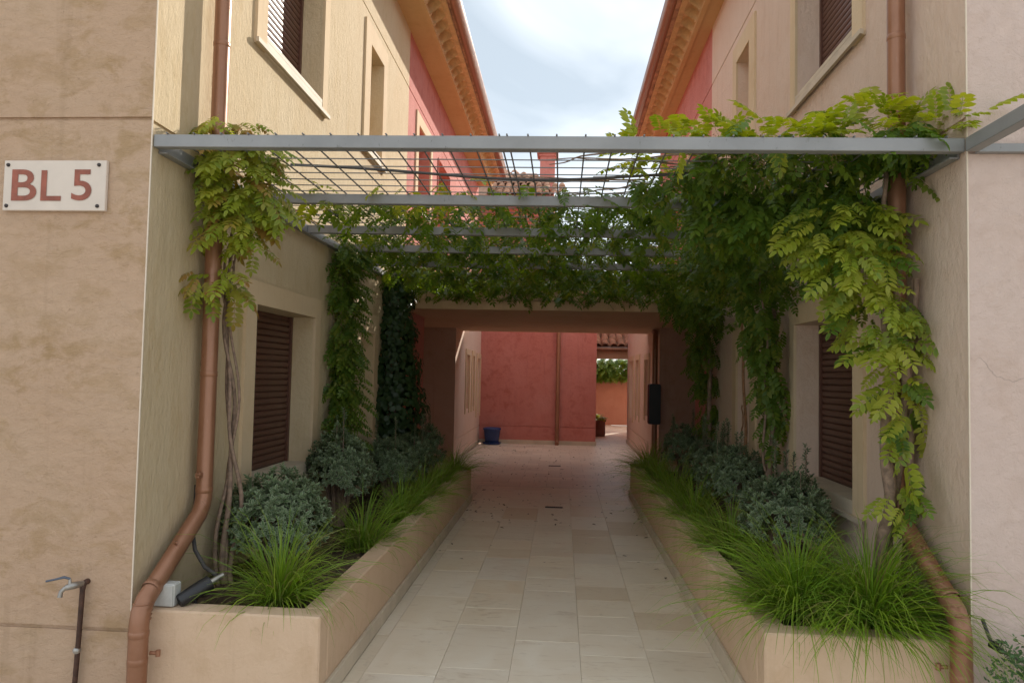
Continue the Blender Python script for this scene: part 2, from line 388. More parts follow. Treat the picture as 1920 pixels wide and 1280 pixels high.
def window(H, sgn, xw, y0, y1, z0, z1, sw, shutter=True, sill=True, dep=0.205, smat='trim_cream', top=True, slats=True):
    """surround on plane x = xw whose outside is +sgn; opening y0..y1, z0..z1"""
    p = 0.022; a, b = xw-sgn*0.001, xw+sgn*p
    xa, xb = min(a, b), max(a, b); mb = MB()
    zb = z0-0.09
    mb.box(xa, xb, y0-sw, y0, zb, z1+sw*0.95); mb.box(xa, xb, y1, y1+sw*0.75, zb, z1+sw*0.95)
    mb.box(xa, xb, y0, y1, z1, z1+sw*0.95)
    f = mb.build('window_surround', smat, H); ORG[f.name] = Vector()
    if sill:
        s0, s1 = xw-sgn*(dep-0.01), xw+sgn*0.045; s2 = xw+sgn*0.0195
        MB().box(min(s0, s2), max(s0, s2), y0+0.003, y1-0.003, z0-0.002, z0+0.028).box(min(xw+sgn*p, s1), max(xw+sgn*p, s1), y0-sw-0.02, y1+sw*0.75+0.02, z0-0.092, z0-0.060).box(min(xw+sgn*0.002, xw+sgn*0.0185), max(xw+sgn*0.002, xw+sgn*0.0185), y0, y1, z0-0.060, z0-0.003).build('sill', 'plinth_white', f)
    xs = xw-sgn*dep
    if shutter:
        sh = MB().box(min(xs, xs-sgn*.05), max(xs, xs-sgn*.05), y0-0.02, y1+0.02, z0-0.02, z1+0.02)
        for yy in (y0+0.018, y1-0.018): sh.box(min(xs+sgn*.002, xs+sgn*.03), max(xs+sgn*.002, xs+sgn*.03), yy-0.017, yy+0.017, z0, z1)
        sh = sh.build('shutter', 'shutter', H); ORG[sh.name] = Vector()
        if slats:
            z = z0+0.03; me = slat_mesh(round(y1-y0-0.072, 3))
            while z < z1-0.045:
                o = link('slat', me, 'shutter', sh, loc=(xs+sgn*0.003, (y0+y1)/2, z)); o.scale.x = sgn; z += 0.049
    else:
        MB().box(min(xs, xs-sgn*.05), max(xs, xs-sgn*.05), y0-0.02, y1+0.02, z0-0.02, z1+0.02).build('shutter', smat, H)

def downspout(H, x, y, yo, zb, zl, side):
    c = [(x, y, 6.30), (x, y, zb+0.06), (x, y-0.015, zb+0.015), (x, y-0.05, zb-0.03), (x, yo+0.05, zl+0.06), (x, yo+0.012, zl+0.01), (x, yo, zl-0.05), (x, yo, -0.02)]
    r_ = 0.046
    d = MB().tube(c, r_, 20).build('downspout', 'copper', H); ORG[d.name] = Vector()
    def ring(p, q, k=1.045):
        p = Vector(p); q = Vector(q); dd = (q-p).normalized()*0.004
        MB().tube([p-dd*4, p-dd*3.2, p+dd*3.2, p+dd*4], [r_*0.99, r_*k, r_*k, r_*0.99], 20, False).build('collar', 'copper', d)
    ring((x, y, 1.62), (x, y, 1.0)); ring((x, y, zb+0.10), (x, y, 0)); ring((x, y, 3.55), (x, y, 0))
    ring((x, yo+0.10, zl+0.10), (x, yo, zl+0.055)); ring((x, yo, zl-0.09), (x, yo, 0)); ring((x, yo, zl-0.22), (x, yo, 0), 1.03)
    for i in range(5):      # crimps pressed into the inside of the elbows
        t = i/4.0
        MB().tube([(x-side*0.0+0.046*math.cos(a), yo+0.028-0.016*t+0.046*math.sin(a), zl+0.05-0.075*t) for a in np.linspace(-2.4, 0.6, 8)], 0.0035, 6).build('crimp', 'copper', d)
    for (by, bz, sd) in ((y-0.055, 1.05, -1), (yo+0.33, zl+0.27, 0)):
        MB().box(x-0.012, x+0.012, by-0.035, by+0.01, bz-0.014, bz+0.014, 0.003).tube([(x, by-0.03, bz), (x+side*0.02, by-0.045, bz+0.012)], 0.006, 8).build('bracket', 'copper', d)
    MB().tube([(x+side*0.045, yo+0.03, zl-0.19), (x+side*0.085, yo+0.03, zl-0.19)], [0.010, 0.010], 8).tube([(x+side*0.085, yo+0.03, zl-0.205), (x+side*0.085, yo+0.03, zl-0.175)], 0.012, 8).build('bracket', 'copper', d)

def house(sgn, xw, side_mat, front_mat, label, yend, lowend, xcourt, ycourt, mould_x, gut_x, courtwin):
    """sgn: direction from this house into the alley (+1 for the one on the west side)"""
    H = thing('house', label, 'house', (xw, D, 0), 'two storey houses along the alley'); ORG[H.name] = Vector((xw, D, 0))
    xo = xw-sgn*7.0
    # front wall: coloured plaster, two grooves
    W = lambda mb, nm, m: mb.build(nm, m, H)
    fx0, fx1 = min(xw, xo), max(xw, xo)
    W(wall_mesh('y', D, -1, fx0, fx1, 0, SOF+0.4, (), (0.345, 2.925) if sgn > 0 else (2.745,)), 'front_wall', front_mat)
    w1 = (4.80, 5.98, 0.86, 2.10); w2 = (7.36, 7.93, 0.95, 2.08); u1 = (4.80, 5.97, 3.95, 5.10); u2 = (7.45, 8.00, 4.05, 5.16)
    W(wall_mesh('x', xw, sgn, D, 9.4, 0, SOF, (w1, w2, u1, u2), (2.91, 5.48)), 'side_wall', side_mat)
    MB().box(xw-0.003, xw+0.003, D-0.003, D+0.003, 0.44, SOF).build('corner_bead', 'bead_white', H)
    for (a, b, l, h), sh, sw in ((w1, True, 0.165), (u1, True, 0.165), (w2, False, 0.21), (u2, False, 0.21)):
        window(H, sgn, xw, a, b, l, h, sw, sh, smat=('trim_cream'))
    # red stretch
    w3 = (9.95, 10.6, 1.05, 2.15); u3 = (10.05, 11.0, 4.05, 5.2); u4 = (11.7, 12.9, 3.6, 5.2)
    W(wall_mesh('x', xw, sgn, 9.4, lowend, 0, 2.5, (), ()), 'side_wall', 'plaster_red')
    W(wall_mesh('x', xw, sgn, 9.4, yend, 2.5, SOF, (u3, u4), (5.48,)), 'side_wall', 'plaster_red')
    window(H, sgn, xw, *u3, 0.17, False)
    window(H, sgn, xw, *u4, 0.02, False, sill=False, smat='plaster_red')
    # recess under the covered passage, wall of the courtyard
    xr = xw-sgn*1.4
    r = MB(); r.add([(xw, lowend, 0), (xr, lowend, 0), (xr, lowend, 2.6), (xw, lowend, 2.6), (xr, ycourt, 0), (xr, ycourt, 2.6), (xcourt, ycourt, 0), (xcourt, ycourt, 2.6)],
              [(0, 1, 2, 3), (1, 4, 5, 2), (4, 6, 7, 5)])
    r.build('recess_wall', 'recess_plaster', H)
    ops = courtwin
    W(wall_mesh('x', xcourt, sgn, ycourt, lowcy(sgn), 0, 2.96, ops, (0.42,)), 'courtyard_wall', 'plaster_peach')
    a, b = sorted((xcourt, xw-sgn*0.05)); MB().box(a, b, ycourt+0.001, min(lowcy(sgn), yend), 2.96, 3.02).build('ledge', 'plaster_peach', H)
    for o in ops: window(H, sgn, xcourt, *o, 0.12, False, sill=False, dep=0.18)
    a, b = sorted((xcourt, xcourt+sgn*0.015)); MB().box(a, b, ycourt, lowcy(sgn), 0.0, 0.085).build('plinth', 'plinth_white', H)
    # closing walls, and an added sun blocker
    if sgn < 0: MB().box(2.0, xw+7, lowcy(sgn)+0.01, 22, 0, 5.0).build('sun_blocker', 'plaster_peach', H)  # unseen block, added to keep a sun streak off the courtyard floor
    if sgn < 0: MB().box(xcourt+0.001, xw+7, yend+0.001, lowcy(sgn), 2.961, 3.02).box(xcourt+0.001, xw+7, lowcy(sgn)-0.02, lowcy(sgn), 0, 2.96).build('wing_roof', 'plaster_peach', H)
    a, b = sorted((xw, xo)); MB().add([(a, yend, 0), (b, yend, 0), (b, yend, SOF), (a, yend, SOF)], [(0, 1, 2, 3)]).add([(xo, D, 0), (xo, yend, 0), (xo, yend, SOF+1.5), (xo, D, SOF+1.5)], [(0, 1, 2, 3)]).build('rear_wall', side_mat, H)
    # eave: soffit, moulded blocks, flat tiles, barrel tile ends, gutter
    a, b = sorted((xw-sgn*0.02, mould_x)); MB().box(a, b, D-0.25, yend, SOF, SOF+0.03).build('soffit', 'soffit', H)
    a, b = sorted((mould_x-sgn*0.06, mould_x+sgn*0.002)); MB().box(a, b, D-0.25, yend, SOF-0.022, SOF-0.001).build('fillet', 'soffit', H)
    global scal_me
    if scal_me is None: scal_me = scallop_mesh().mesh('scallop')
    n = int((yend-D+0.2)/0.285)
    for i in range(n):
        o = link('scallop', scal_me, 'terracotta_mould', H, loc=(mould_x, D-0.1+0.285*i, SOF+0.004)); o.scale.x = sgn
    mx = mould_x+sgn*0.16
    tb = MB().box(-0.002, 0.07, -0.283, 0.283, 0, 0.03, 0.004).mesh('eave_tile')
    for i in range(int((yend-D+0.2)/0.57)):
        o = link('eave_tile', tb, 'terracotta_mould', H, loc=(mx, D+0.57*i, SOF+0.112+random.uniform(-.003, .003))); o.scale.x = sgn
    bt = barrel_tile_mesh().mesh('barrel_tile'); gx = gut_x
    for i in range(int((yend-D)/0.19)):
        o = link('barrel_tile', bt, 'roof_tile', H, loc=(gx-sgn*0.03, D+0.19*i+0.04, SOF+0.165)); o.rotation_euler = (0, 0, sgn*math.pi/2); o.rotation_euler = (Matrix.Rotation(sgn*math.pi/2, 3, 'Z') @ Matrix.Rotation(R(16), 3, 'X')).to_euler()
    tp = MB(); rx = xw-sgn*3.6
    tp.add([(gx-sgn*0.05, D-0.25, SOF+0.17), (gx-sgn*0.05, yend, SOF+0.17), (rx, yend, SOF+1.4), (rx, D-0.25, SOF+1.4), (xo, D-0.25, SOF+0.3), (xo, yend, SOF+0.3)], [(0, 1, 2, 3), (3, 2, 5, 4)])
    tp.add([(mx, D-0.25, SOF+0.145), (mx, yend, SOF+0.145), (gx-sgn*0.05, yend, SOF+0.165), (gx-sgn*0.05, D-0.25, SOF+0.165)], [(0, 1, 2, 3)])
    tp.build('roof', 'roof_tile', H)
    gm = MB(); rr = 0.078; ys = (D-0.28, yend+0.1); prof = [(math.cos(q)*rr, math.sin(q)*rr) for q in np.linspace(math.pi, 2*math.pi, 11)]
    prof = [(-rr-0.004, 0.01)]+prof+[(rr+0.008, 0.014), (rr-0.004, 0.012)]
    cx = gx-sgn*rr*0.9
    vs = [(cx+sgn*p[0], y, SOF+0.215+p[1]) for y in ys for p in prof]; k = len(prof)
    gm.add(vs, [(i, i+1, k+i+1, k+i) for i in range(k-1)], True)
    gm.build('gutter', 'copper', H)
    return H
def lowcy(sgn): return 17.42 if sgn > 0 else 18.4

HL = house(1, XL, 'plaster_cream', 'plaster_pink', 'two storey house with cream plaster side wall, block sign on its front', 17.4, 10.9, -1.97, 13.25, -1.775, -1.395,
           ((14.75, 15.25, 0.92, 2.05), (15.75, 16.1, 0.92, 2.05), (16.65, 17.25, 0.75, 2.02)))
HR = house(-1, XR, 'plaster_peach', 'plaster_palepink', 'two storey house with peach plaster side wall, right of the alley', 14.4, 10.4, 1.66, 12.4, 1.66, 1.255,
           ((13.9, 14.5, 0.9, 2.0), (15.6, 16.2, 0.8, 2.03), (16.9, 17.7, 0.7, 2.03)))
downspout(HL, XL+0.088, 4.02, 3.425, 0.86, 0.45, 1)
downspout(HR, XR-0.085, 4.03, 3.425, 0.95, 0.56, -1)

# covered passage between the houses
CP = thing('passage_roof', 'low ochre slab roof over the passage between both houses', 'passage roof', (0, 9.4, 2.5))
MB().box(XL+0.002, XR-0.002, 9.4, 14.2, 2.5, 2.62).build('lintel', 'plaster_ochre', CP)
MB().box(XL+0.002, XR-0.002, 9.43, 14.2, 2.62, 2.92).build('slab', 'plaster_ochre', CP)
MB().box(-3.6, XL-0.004, 9.6, 14.2, 2.5, 2.62).box(XR+0.004, 3.4, 9.6, 14.2, 2.5, 2.62).build('recess_ceiling', 'plaster_ochre', CP)
em = MB().box(-0.146, 0.146, -0.02, 0.03, 0, 0.11, 0.004).mesh('edge_tile')
for i in range(13): link('edge_tile', em, 'planter_plaster', CP, loc=(XL+0.16+0.302*i, 9.395, 2.625))

# house closing the courtyard
RH = thing('red_house', 'red plaster house closing the courtyard behind the passage', 'house', (-0.5, 17.4, 0))
f = wall_mesh('y', 17.4, -1, -2.2, 0.83, 0, 4.2, (), (0.42,)).build('wall', 'plaster_red', RH)
MB().add([(0.83, 17.4, 0), (0.83, 20.5, 0), (0.83, 20.5, 4.2), (0.83, 17.4, 4.2)], [(0, 1, 2, 3)]).add([(-2.2, 17.4, 4.2), (0.83, 17.4, 4.2), (0.83, 20.5, 4.2), (-2.2, 20.5, 4.2)], [(0, 1, 2, 3)]).build('wall', 'plaster_red', RH)
MB().box(-1.95, 0.845, 17.37, 17.4, 0, 0.095).build('plinth', 'plinth_white', RH)
dn = MB().tube([(-0.09, 17.33, 4.1), (-0.09, 17.33, 0.12), (-0.09, 17.30, 0.06), (-0.09, 17.24, 0.03)], 0.05, 14).build('downspout', 'copper', RH)
FH = thing('far_house', 'distant house with tiled roof and red chimney, glimpsed over the pergola', 'house', (-1.2, 21.0, 0))
wall_mesh('y', 21.0, -1, -4.2, -0.32, 0, 7.1).add([(-0.32, 21, 0), (-0.32, 25, 0), (-0.32, 25, 7.1), (-0.32, 21, 7.1)], [(0, 1, 2, 3)]).build('wall', 'plaster_red', FH)
rf = MB().add([(-4.4, 19.5, 6.57), (-0.3, 19.5, 6.57), (-0.9, 22.6, 8.05), (-3.2, 22.6, 8.05), (-0.3, 25, 7.14), (-4.4, 25, 7.14)], [(0, 1, 2, 3), (1, 4, 2), (0, 3, 5), (3, 2, 4, 5)]).build('roof', 'roof_tile', FH)
ORG[rf.name] = Vector()
bt2 = barrel_tile_mesh(0.10, 0.09, 0.50).mesh('roof_tile')
for j in range(-3, 5):
    x0, x1 = -2.3, -0.38-0.31*max(j, -1)
    for i in range(int((x1-x0)/0.22)):
        o = link('roof_tile', bt2, 'roof_tile', rf, loc=(x1-0.22*i+random.uniform(-.01, .01), 20.68+0.40*j, 7.16+0.192*j)); o.rotation_euler = (R(25+random.uniform(-1.5, 1.5)), 0, random.uniform(-.03, .03))
ch = MB().box(-0.78, -0.32, 22.0, 22.46, 7.4, 8.42).build('chimney', 'plaster_red', FH); ORG[ch.name] = Vector()
MB().box(-0.83, -0.27, 21.95, 22.51, 8.42, 8.49).box(-0.88, -0.22, 21.9, 22.56, 8.491, 8.57).build('chimney_cap', 'plaster_red', ch)

# tiled gallery and orange wall behind the gap
GA = thing('gallery', 'small gallery with barrel tile roof behind the gap in the courtyard', 'gallery', (1.5, 19.0, 0))
MB().box(0.5, 3.2, 19.0, 19.22, 2.12, 2.34).build('beam', 'plaster_ochre', GA)
MB().box(0.5, 3.2, 19.0, 21.5, 2.345, 2.39).build('ceiling', 'soffit', GA)
MB().tube([(0.5, 18.86, 2.37), (3.2, 18.86, 2.37)], 0.05, 12).build('gutter', 'copper', GA)
gr_ = MB().add([(0.5, 18.85, 2.42), (3.2, 18.85, 2.42), (3.2, 21.5, 3.4), (0.5, 21.5, 3.4)], [(0, 1, 2, 3)]).build('roof', 'roof_tile', GA); ORG[gr_.name] = Vector()
for j in range(5):
    for i in range(9):
        o = link('roof_tile', bt2, 'roof_tile', gr_, loc=(0.72+0.205*i+random.uniform(-.008, .008), 18.82+0.38*j, 2.44+0.15*j)); o.rotation_euler = (R(21.5), 0, random.uniform(-.03, .03))
OW = tag(MB().box(-1, 5.5, 25.0, 25.25, 0, 1.9, 0.01).build('garden_wall', 'plaster_orange'), 'orange plaster garden wall seen through the courtyard gap', 'wall')

# ------------------------------------------------------------------ planters
def planter(name, x0, x1, y0, y1, h, inner, label, top):
    P = thing(name, label, 'planter', ((x0+x1)/2, y0, 0), 'raised plaster planters along the path')
    t = 0.13
    ix0, ix1 = (x0, x1-t) if inner > 0 else (x0+t, x1)
    MB().box(x0, x1, y0, y0+t, 0, h, 0.008).build('front_wall', 'planter_plaster', P)
    xa, xb = (x1-t, x1) if inner > 0 else (x0, x0+t)
    MB().box(xa, xb, y0+t+0.001, y1, 0, h, 0.008).build('side_wall', 'planter_plaster', P)
    MB().box(ix0, ix1, y1-t, y1-0.001, 0, h-0.002, 0.008).build('rear_wall', 'planter_plaster', P)
    xe = x1 if inner > 0 else x0
    a, b = sorted((xe, xe+inner*0.022)); y = y0
    while y < y1-0.01:
        e = min(y+1.16, y1); MB().box(a, b, y+0.002, e-0.002, 0, 0.095, 0.003).build('skirting', 'plinth_white', P); y = e
    # lumpy soil
    nx, ny = 10, 60; V = []; F_ = []
    for i in range(ny+1):
        for j in range(nx+1):
            V.append((ix0+(ix1-ix0)*j/nx, y0+t+(y1-y0-2*t)*i/ny, h-0.075+random.uniform(-0.018, 0.022)))
    for i in range(ny):
        for j in range(nx): q = i*(nx+1)+j; F_.append((q, q+1, q+nx+2, q+nx+1))
    MB().add(V, F_, True).build('soil', 'soil', P)
    return P
PL = planter('planter', XL+0.001, PLI, 3.515, 9.45, 0.445, 1, 'raised cream planter along the foot of the cream house', 0)
PR = planter('planter', PRI, XR-0.001, 3.515, 10.15, 0.465, -1, 'raised cream planter along the foot of the peach house', 0)

# ------------------------------------------------------------------ pergola
PG = thing('pergola', 'grey steel pergola with wire mesh spanning between the two houses', 'pergola', (0, D, 2.80)); PG.rotation_euler.y = 0.0075
BY = [3.53, 4.72, 5.76, 6.62, 7.52, 8.42, 9.3]
for i, y in enumerate(BY):
    MB().box(XL+0.012 if i else XL+0.003, XR-0.012 if i else XR-0.003, y-0.022, y+0.028, 2.765, 2.83, 0.003).build('beam', 'steel', PG)
MB().box(XL+0.003, XL+0.011, 3.56, 9.27, 2.745, 2.829).box(XL+0.0111, XL+0.05, 3.56, 9.27, 2.745, 2.753).build('ledger', 'steel', PG)
MB().box(XR-0.011, XR-0.003, 3.56, 9.27, 2.745, 2.829).box(XR-0.05, XR-0.0111, 3.56, 9.27, 2.745, 2.753).build('ledger', 'steel', PG)
ry = MB().tube([(0, 0, 0), (0, 5.80, 0)], 0.0045, 6).mesh('mesh_rod'); rx_ = MB().tube([(XL+0.06, 0, 0), (XR-0.06, 0, 0)], 0.0035, 6).mesh('mesh_rod')
x = XL+0.075
while x < XR-0.05:
    link('mesh_rod', ry, 'steel_rod', PG, loc=(x, 3.50, 2.8345)); x += 0.1425
link('mesh_rod', ry, 'steel_rod', PG, loc=(-0.292, 3.50, 2.8352)); link('mesh_rod', ry, 'steel_rod', PG, loc=(1.03, 3.50, 2.8352))
y = 3.66
while y < 9.3:
    link('mesh_rod', rx_, 'steel_rod', PG, loc=(0, y, 2.8425)); y += 0.145
PG2 = thing('pergola', 'start of a second grey steel pergola on the front of the peach house', 'pergola', (XR, D, 2.77))
MB().box(XR-0.03, XR+0.03, 0.9, 3.46, 2.735, 2.80, 0.003).build('beam', 'steel', PG2)
MB().box(XR+0.032, XR+4, 3.462, 3.495, 2.735, 2.775, 0.002).build('ledger', 'steel', PG2)
MB().box(XR+0.032, XR+4, 2.2, 2.25, 2.735, 2.80, 0.003).build('beam', 'steel', PG2)
for i in range(9): link('mesh_rod', MB().tube([(0, 0, 0), (0, 2.5, 0)], 0.0045, 6).mesh('mesh_rod'), 'steel_rod', PG2, loc=(XR+0.1425*(i+1), 0.95, 2.806))
hp = [(-1.62+3.45*t, 4.1+0.18*t+0.09*math.sin(5*t), 2.862-0.035*math.sin(3.1*t)+0.012*math.sin(11*t)) for t in np.linspace(0, 1, 40)]
tag(MB().tube(hp, 0.0085, 8).build('irrigation_hose', 'hose_grey'), 'thin dark irrigation hose lying across the pergola mesh', 'hose')

# ------------------------------------------------------------------ sign, tap, small fittings
SG = thing('house_sign', 'white plate reading BL 5 screwed to the pink front wall', 'sign', (-2.61, D, 2.57))
MB().box(-2.885, -2.335, D-0.024, D-0.002, 2.44, 2.70, 0.003).build('plate', 'sign_white', SG)
def letter(ch, x0, h, z0):
    cu = bpy.data.curves.new('letter', 'FONT'); cu.body = ch; cu.size = 1.0; cu.extrude = 0.0; cu.offset = 0.012; cu.resolution_u = 6
    o = bpy.data.objects.new('letter', cu); COL.objects.link(o); bpy.context.view_layer.update()
    me = bpy.data.meshes.new_from_object(o.evaluated_get(bpy.context.evaluated_depsgraph_get())); bpy.data.objects.remove(o)
    co = np.empty(len(me.vertices)*3, np.float32); me.vertices.foreach_get('co', co); co = co.reshape(-1, 3)
    mn, mxx = co.min(0), co.max(0); wd, x1 = x0
    co[:, 0] = (co[:, 0]-mn[0])/(mxx[0]-mn[0])*(x1-wd)+wd
    zz = (co[:, 1]-mn[1])/(mxx[1]-mn[1])*h+z0
    out = np.stack([co[:, 0], np.full(len(co), D-0.0265, np.float32), zz], 1); me.vertices.foreach_set('co', out.astype(np.float32).ravel()); me.update()
    return link('letter', me, 'sign_letter', SG, True)
letter('B', (-2.838, -2.703), 0.162, 2.490); letter('L', (-2.680, -2.570), 0.158, 2.490); letter('5', (-2.515, -2.408), 0.160, 2.492)
for sx, sz in ((-2.862, 2.676), (-2.374, 2.676), (-2.862, 2.464), (-2.374, 2.464)):
    MB().lathe((sx, D-0.024, sz), [(0.010, 0), (0.009, -0.005), (0.0, -0.007)], 12, 'y').build('screw', 'screw', SG)

TP = thing('garden_tap', 'small metal garden tap on rusty pipe rising up the pink wall', 'tap', (-2.355, D, 0))
pp = MB().tube([(-2.372, D-0.03, 0.0), (-2.368, D-0.03, 0.12), (-2.36, D-0.03, 0.30), (-2.352, D-0.03, 0.553)], 0.0125, 10).build('pipe', 'rust_pipe', TP); ORG[pp.name] = Vector()
MB().tube([(-2.366, D-0.03, 0.235), (-2.366, D-0.03, 0.243), (-2.3655, D-0.03, 0.253), (-2.365, D-0.03, 0.262)], [0.014, 0.019, 0.019, 0.014], 12).build('clamp', 'chrome', pp)
MB().tube([(-2.352, D-0.03, 0.545), (-2.352, D-0.028, 0.572), (-2.347, D-0.01, 0.578), (-2.345, D+0.005, 0.578)], [0.0135, 0.016, 0.014, 0.014], 10).build('elbow', 'rust_pipe', pp)
MB().tube([(-2.352, D-0.03, 0.575), (-2.358, D-0.06, 0.577), (-2.372, D-0.085, 0.577), (-2.392, D-0.10, 0.572)], [0.013, 0.016, 0.018, 0.013], 12).tube([(-2.390, D-0.10, 0.574), (-2.405, D-0.112, 0.555), (-2.408, D-0.114, 0.530)], [0.011, 0.010, 0.012], 12).tube([(-2.376, D-0.09, 0.58), (-2.378, D-0.09, 0.612)], [0.010, 0.006], 10).build('tap_body', 'chrome', TP)
MB().tube([(-2.376, D-0.09, 0.612), (-2.40, D-0.10, 0.622), (-2.44, D-0.115, 0.613), (-2.475, D-0.125, 0.606)], [0.006, 0.007, 0.005, 0.005], 8).build('lever', 'lever_blue', TP)

JB = thing('junction_box', 'grey plastic junction box at the front corner of the left planter', 'junction box', (-1.985, 3.60, 0.447))
MB().box(-2.035, -1.93, 3.56, 3.63, 0.447, 0.56, 0.006).build('body', 'box_grey', JB)
MB().box(-2.03, -1.935, 3.552, 3.5595, 0.452, 0.555, 0.002).build('lid', 'box_grey', JB)
for zz in (0.475, 0.505, 0.535): MB().lathe((-2.035, 3.595, zz), [(0.0, -0.006), (0.011, -0.006), (0.013, 0)], 12, 'x').build('grommet', 'box_grey', JB)
SP = thing('spot_lamp', 'small black garden spotlight lying beside the grey junction box', 'lamp', (-1.88, 3.66, 0.445))
a_, b_ = Vector((-1.915, 3.58, 0.470)), Vector((-1.815, 3.70, 0.535))
MB().tube([a_, a_+(b_-a_)*0.05, a_+(b_-a_)*0.55, b_], [0.030, 0.034, 0.040, 0.040], 18).build('housing', 'black_plastic', SP)
MB().tube([b_, b_+(b_-a_)*0.30, b_+(b_-a_)*0.45], [0.016, 0.014, 0.012], 10).build('cable_gland', 'chrome', SP)
MB().tube([Vector((-1.86, 3.66, 0.36)), Vector((-1.865, 3.65, 0.48))], 0.009, 8).build('stake', 'black_plastic', SP)
tag(MB().tube([(XL+0.02, 4.06, 0.98), (XL+0.03, 4.04, 0.88), (XL+0.06, 3.95, 0.77), (XL+0.13, 3.86, 0.66), (XL+0.22, 3.80, 0.585), (XL+0.31, 3.76, 0.555)], 0.011, 10).build('cable_conduit', 'hose_grey'), 'dark flexible conduit curving from the wall to the black spotlight', 'conduit')
VL = thing('irrigation_valve', 'small black irrigation valve beside the right downspout elbow', 'valve', (1.955, 3.44, 0.47))
MB().tube([(1.90, 3.42, 0.60), (1.925, 3.42, 0.53), (1.945, 3.42, 0.485), (2.0, 3.43, 0.455), (2.12, 3.44, 0.40), (2.3, 3.45, 0.35)], 0.0085, 8).build('tube', 'hose_grey', VL)
MB().tube([(1.935, 3.42, 0.492), (1.985, 3.43, 0.462)], 0.016, 10).tube([(1.96, 3.42, 0.475), (1.955, 3.405, 0.510)], 0.008, 8).box(1.935, 1.985, 3.40, 3.412, 0.503, 0.513, 0.002).build('body', 'black_plastic', VL)
RB = thing('wall_box', 'dark rounded box with red edge fixed to far right downspout', 'box', (1.56, 12.3, 0.86))
pts = []
for cx_, cz_, q0 in ((0.06, 0.30, 0), (-0.06, 0.30, 90), (-0.06, -0.30, 180), (0.06, -0.30, 270)):
    for q in np.linspace(q0, q0+90, 6): pts.append((cx_+0.035*math.cos(R(q)), cz_+0.035*math.sin(R(q))))
def slab(pts, cx, cz, y0, y1):
    n = len(pts); return MB().add([(cx+p[0], y, cz+p[1]) for y in (y0, y1) for p in pts], [tuple(range(n))[::-1], tuple(range(n, 2*n))]+[(i, (i+1) % n, n+(i+1) % n, n+i) for i in range(n)])
slab(pts, 1.56, 1.21, 12.18, 12.24).build('cover', 'black_plastic', RB); slab([(p[0]*1.02, p[1]*1.005) for p in pts], 1.545, 1.21, 12.241, 12.30).build('case', 'red_paint', RB)
DS = thing('downspout', 'dark downspout at the far corner beside the passage', 'downspout', (1.57, 12.36, 0))
MB().tube([(1.62, 12.9, 2.46), (1.60, 12.5, 2.42), (1.58, 12.36, 2.34), (1.575, 12.35, 2.22), (1.575, 12.35, 0)], 0.045, 14).build('pipe', 'copper', DS)

PT = thing('flower_pot', 'blue glazed pot standing in a saucer against the red wall', 'pot', (-1.63, 17.12, 0))
MB().lathe((-1.63, 17.12, 0), [(0, 0.045), (0.155, 0.045), (0.165, 0.06), (0.20, 0.33), (0.215, 0.345), (0.215, 0.385), (0.20, 0.39), (0.185, 0.37), (0.18, 0.30), (0, 0.30)], 28).build('pot', 'pot_blue', PT)
MB().lathe((-1.63, 17.12, 0), [(0, 0.002), (0.20, 0.002), (0.225, 0.045), (0.215, 0.048), (0.195, 0.02), (0, 0.02)], 28).build('saucer', 'pot_blue', PT)
DR = []
for i, (dx, dy, lb) in enumerate(((-0.07, 9.14, 'small dark slot drain in the path, nearer of the two'), (-0.1, 13.3, 'small dark slot drain in the courtyard floor beyond the passage'))):
    mb = MB().box(dx-0.11, dx+0.11, dy-0.035, dy+0.035, 0.001, 0.006, 0.001)
    for j in range(8): mb.box(dx-0.095+0.025*j, dx-0.083+0.025*j, dy-0.028, dy+0.028, 0.0062, 0.0085)
    tag(mb.build('drain_grate', 'drain_metal'), lb, 'drain', 'drain grates')

# ------------------------------------------------------------------ plants: leaf templates
def leaflet(base, d, nrm, ln, wd, fold=0.25, droop=0.15):
    d = np.array(d, float); d /= np.linalg.norm(d); nrm = np.array(nrm, float); s_ = np.cross(nrm, d); s_ /= np.linalg.norm(s_); nrm = np.cross(d, s_)
    b = np.array(base, float)
    P = lambda t, w, h: b+d*ln*t+s_*wd*w+nrm*h*ln
    # base, two widths each side, midrib, tip
    V = [P(0, 0, 0), P(.3, .42, fold*.10), P(.3, -.42, fold*.10), P(.35, 0, -0.01), P(.68, .38, -droop*.35+fold*.08), P(.68, -.38, -droop*.35+fold*.08), P(.7, 0, -droop*.45), P(1, 0, -droop)]
    T = [(0, 3, 1), (0, 2, 3), (1, 3, 6), (1, 6, 4), (3, 2, 5), (3, 5, 6), (4, 6, 7), (6, 5, 7)]
    E_ = [0.6, 1, 1, 0, 1, 1, 0, 1]
    return V, T, E_
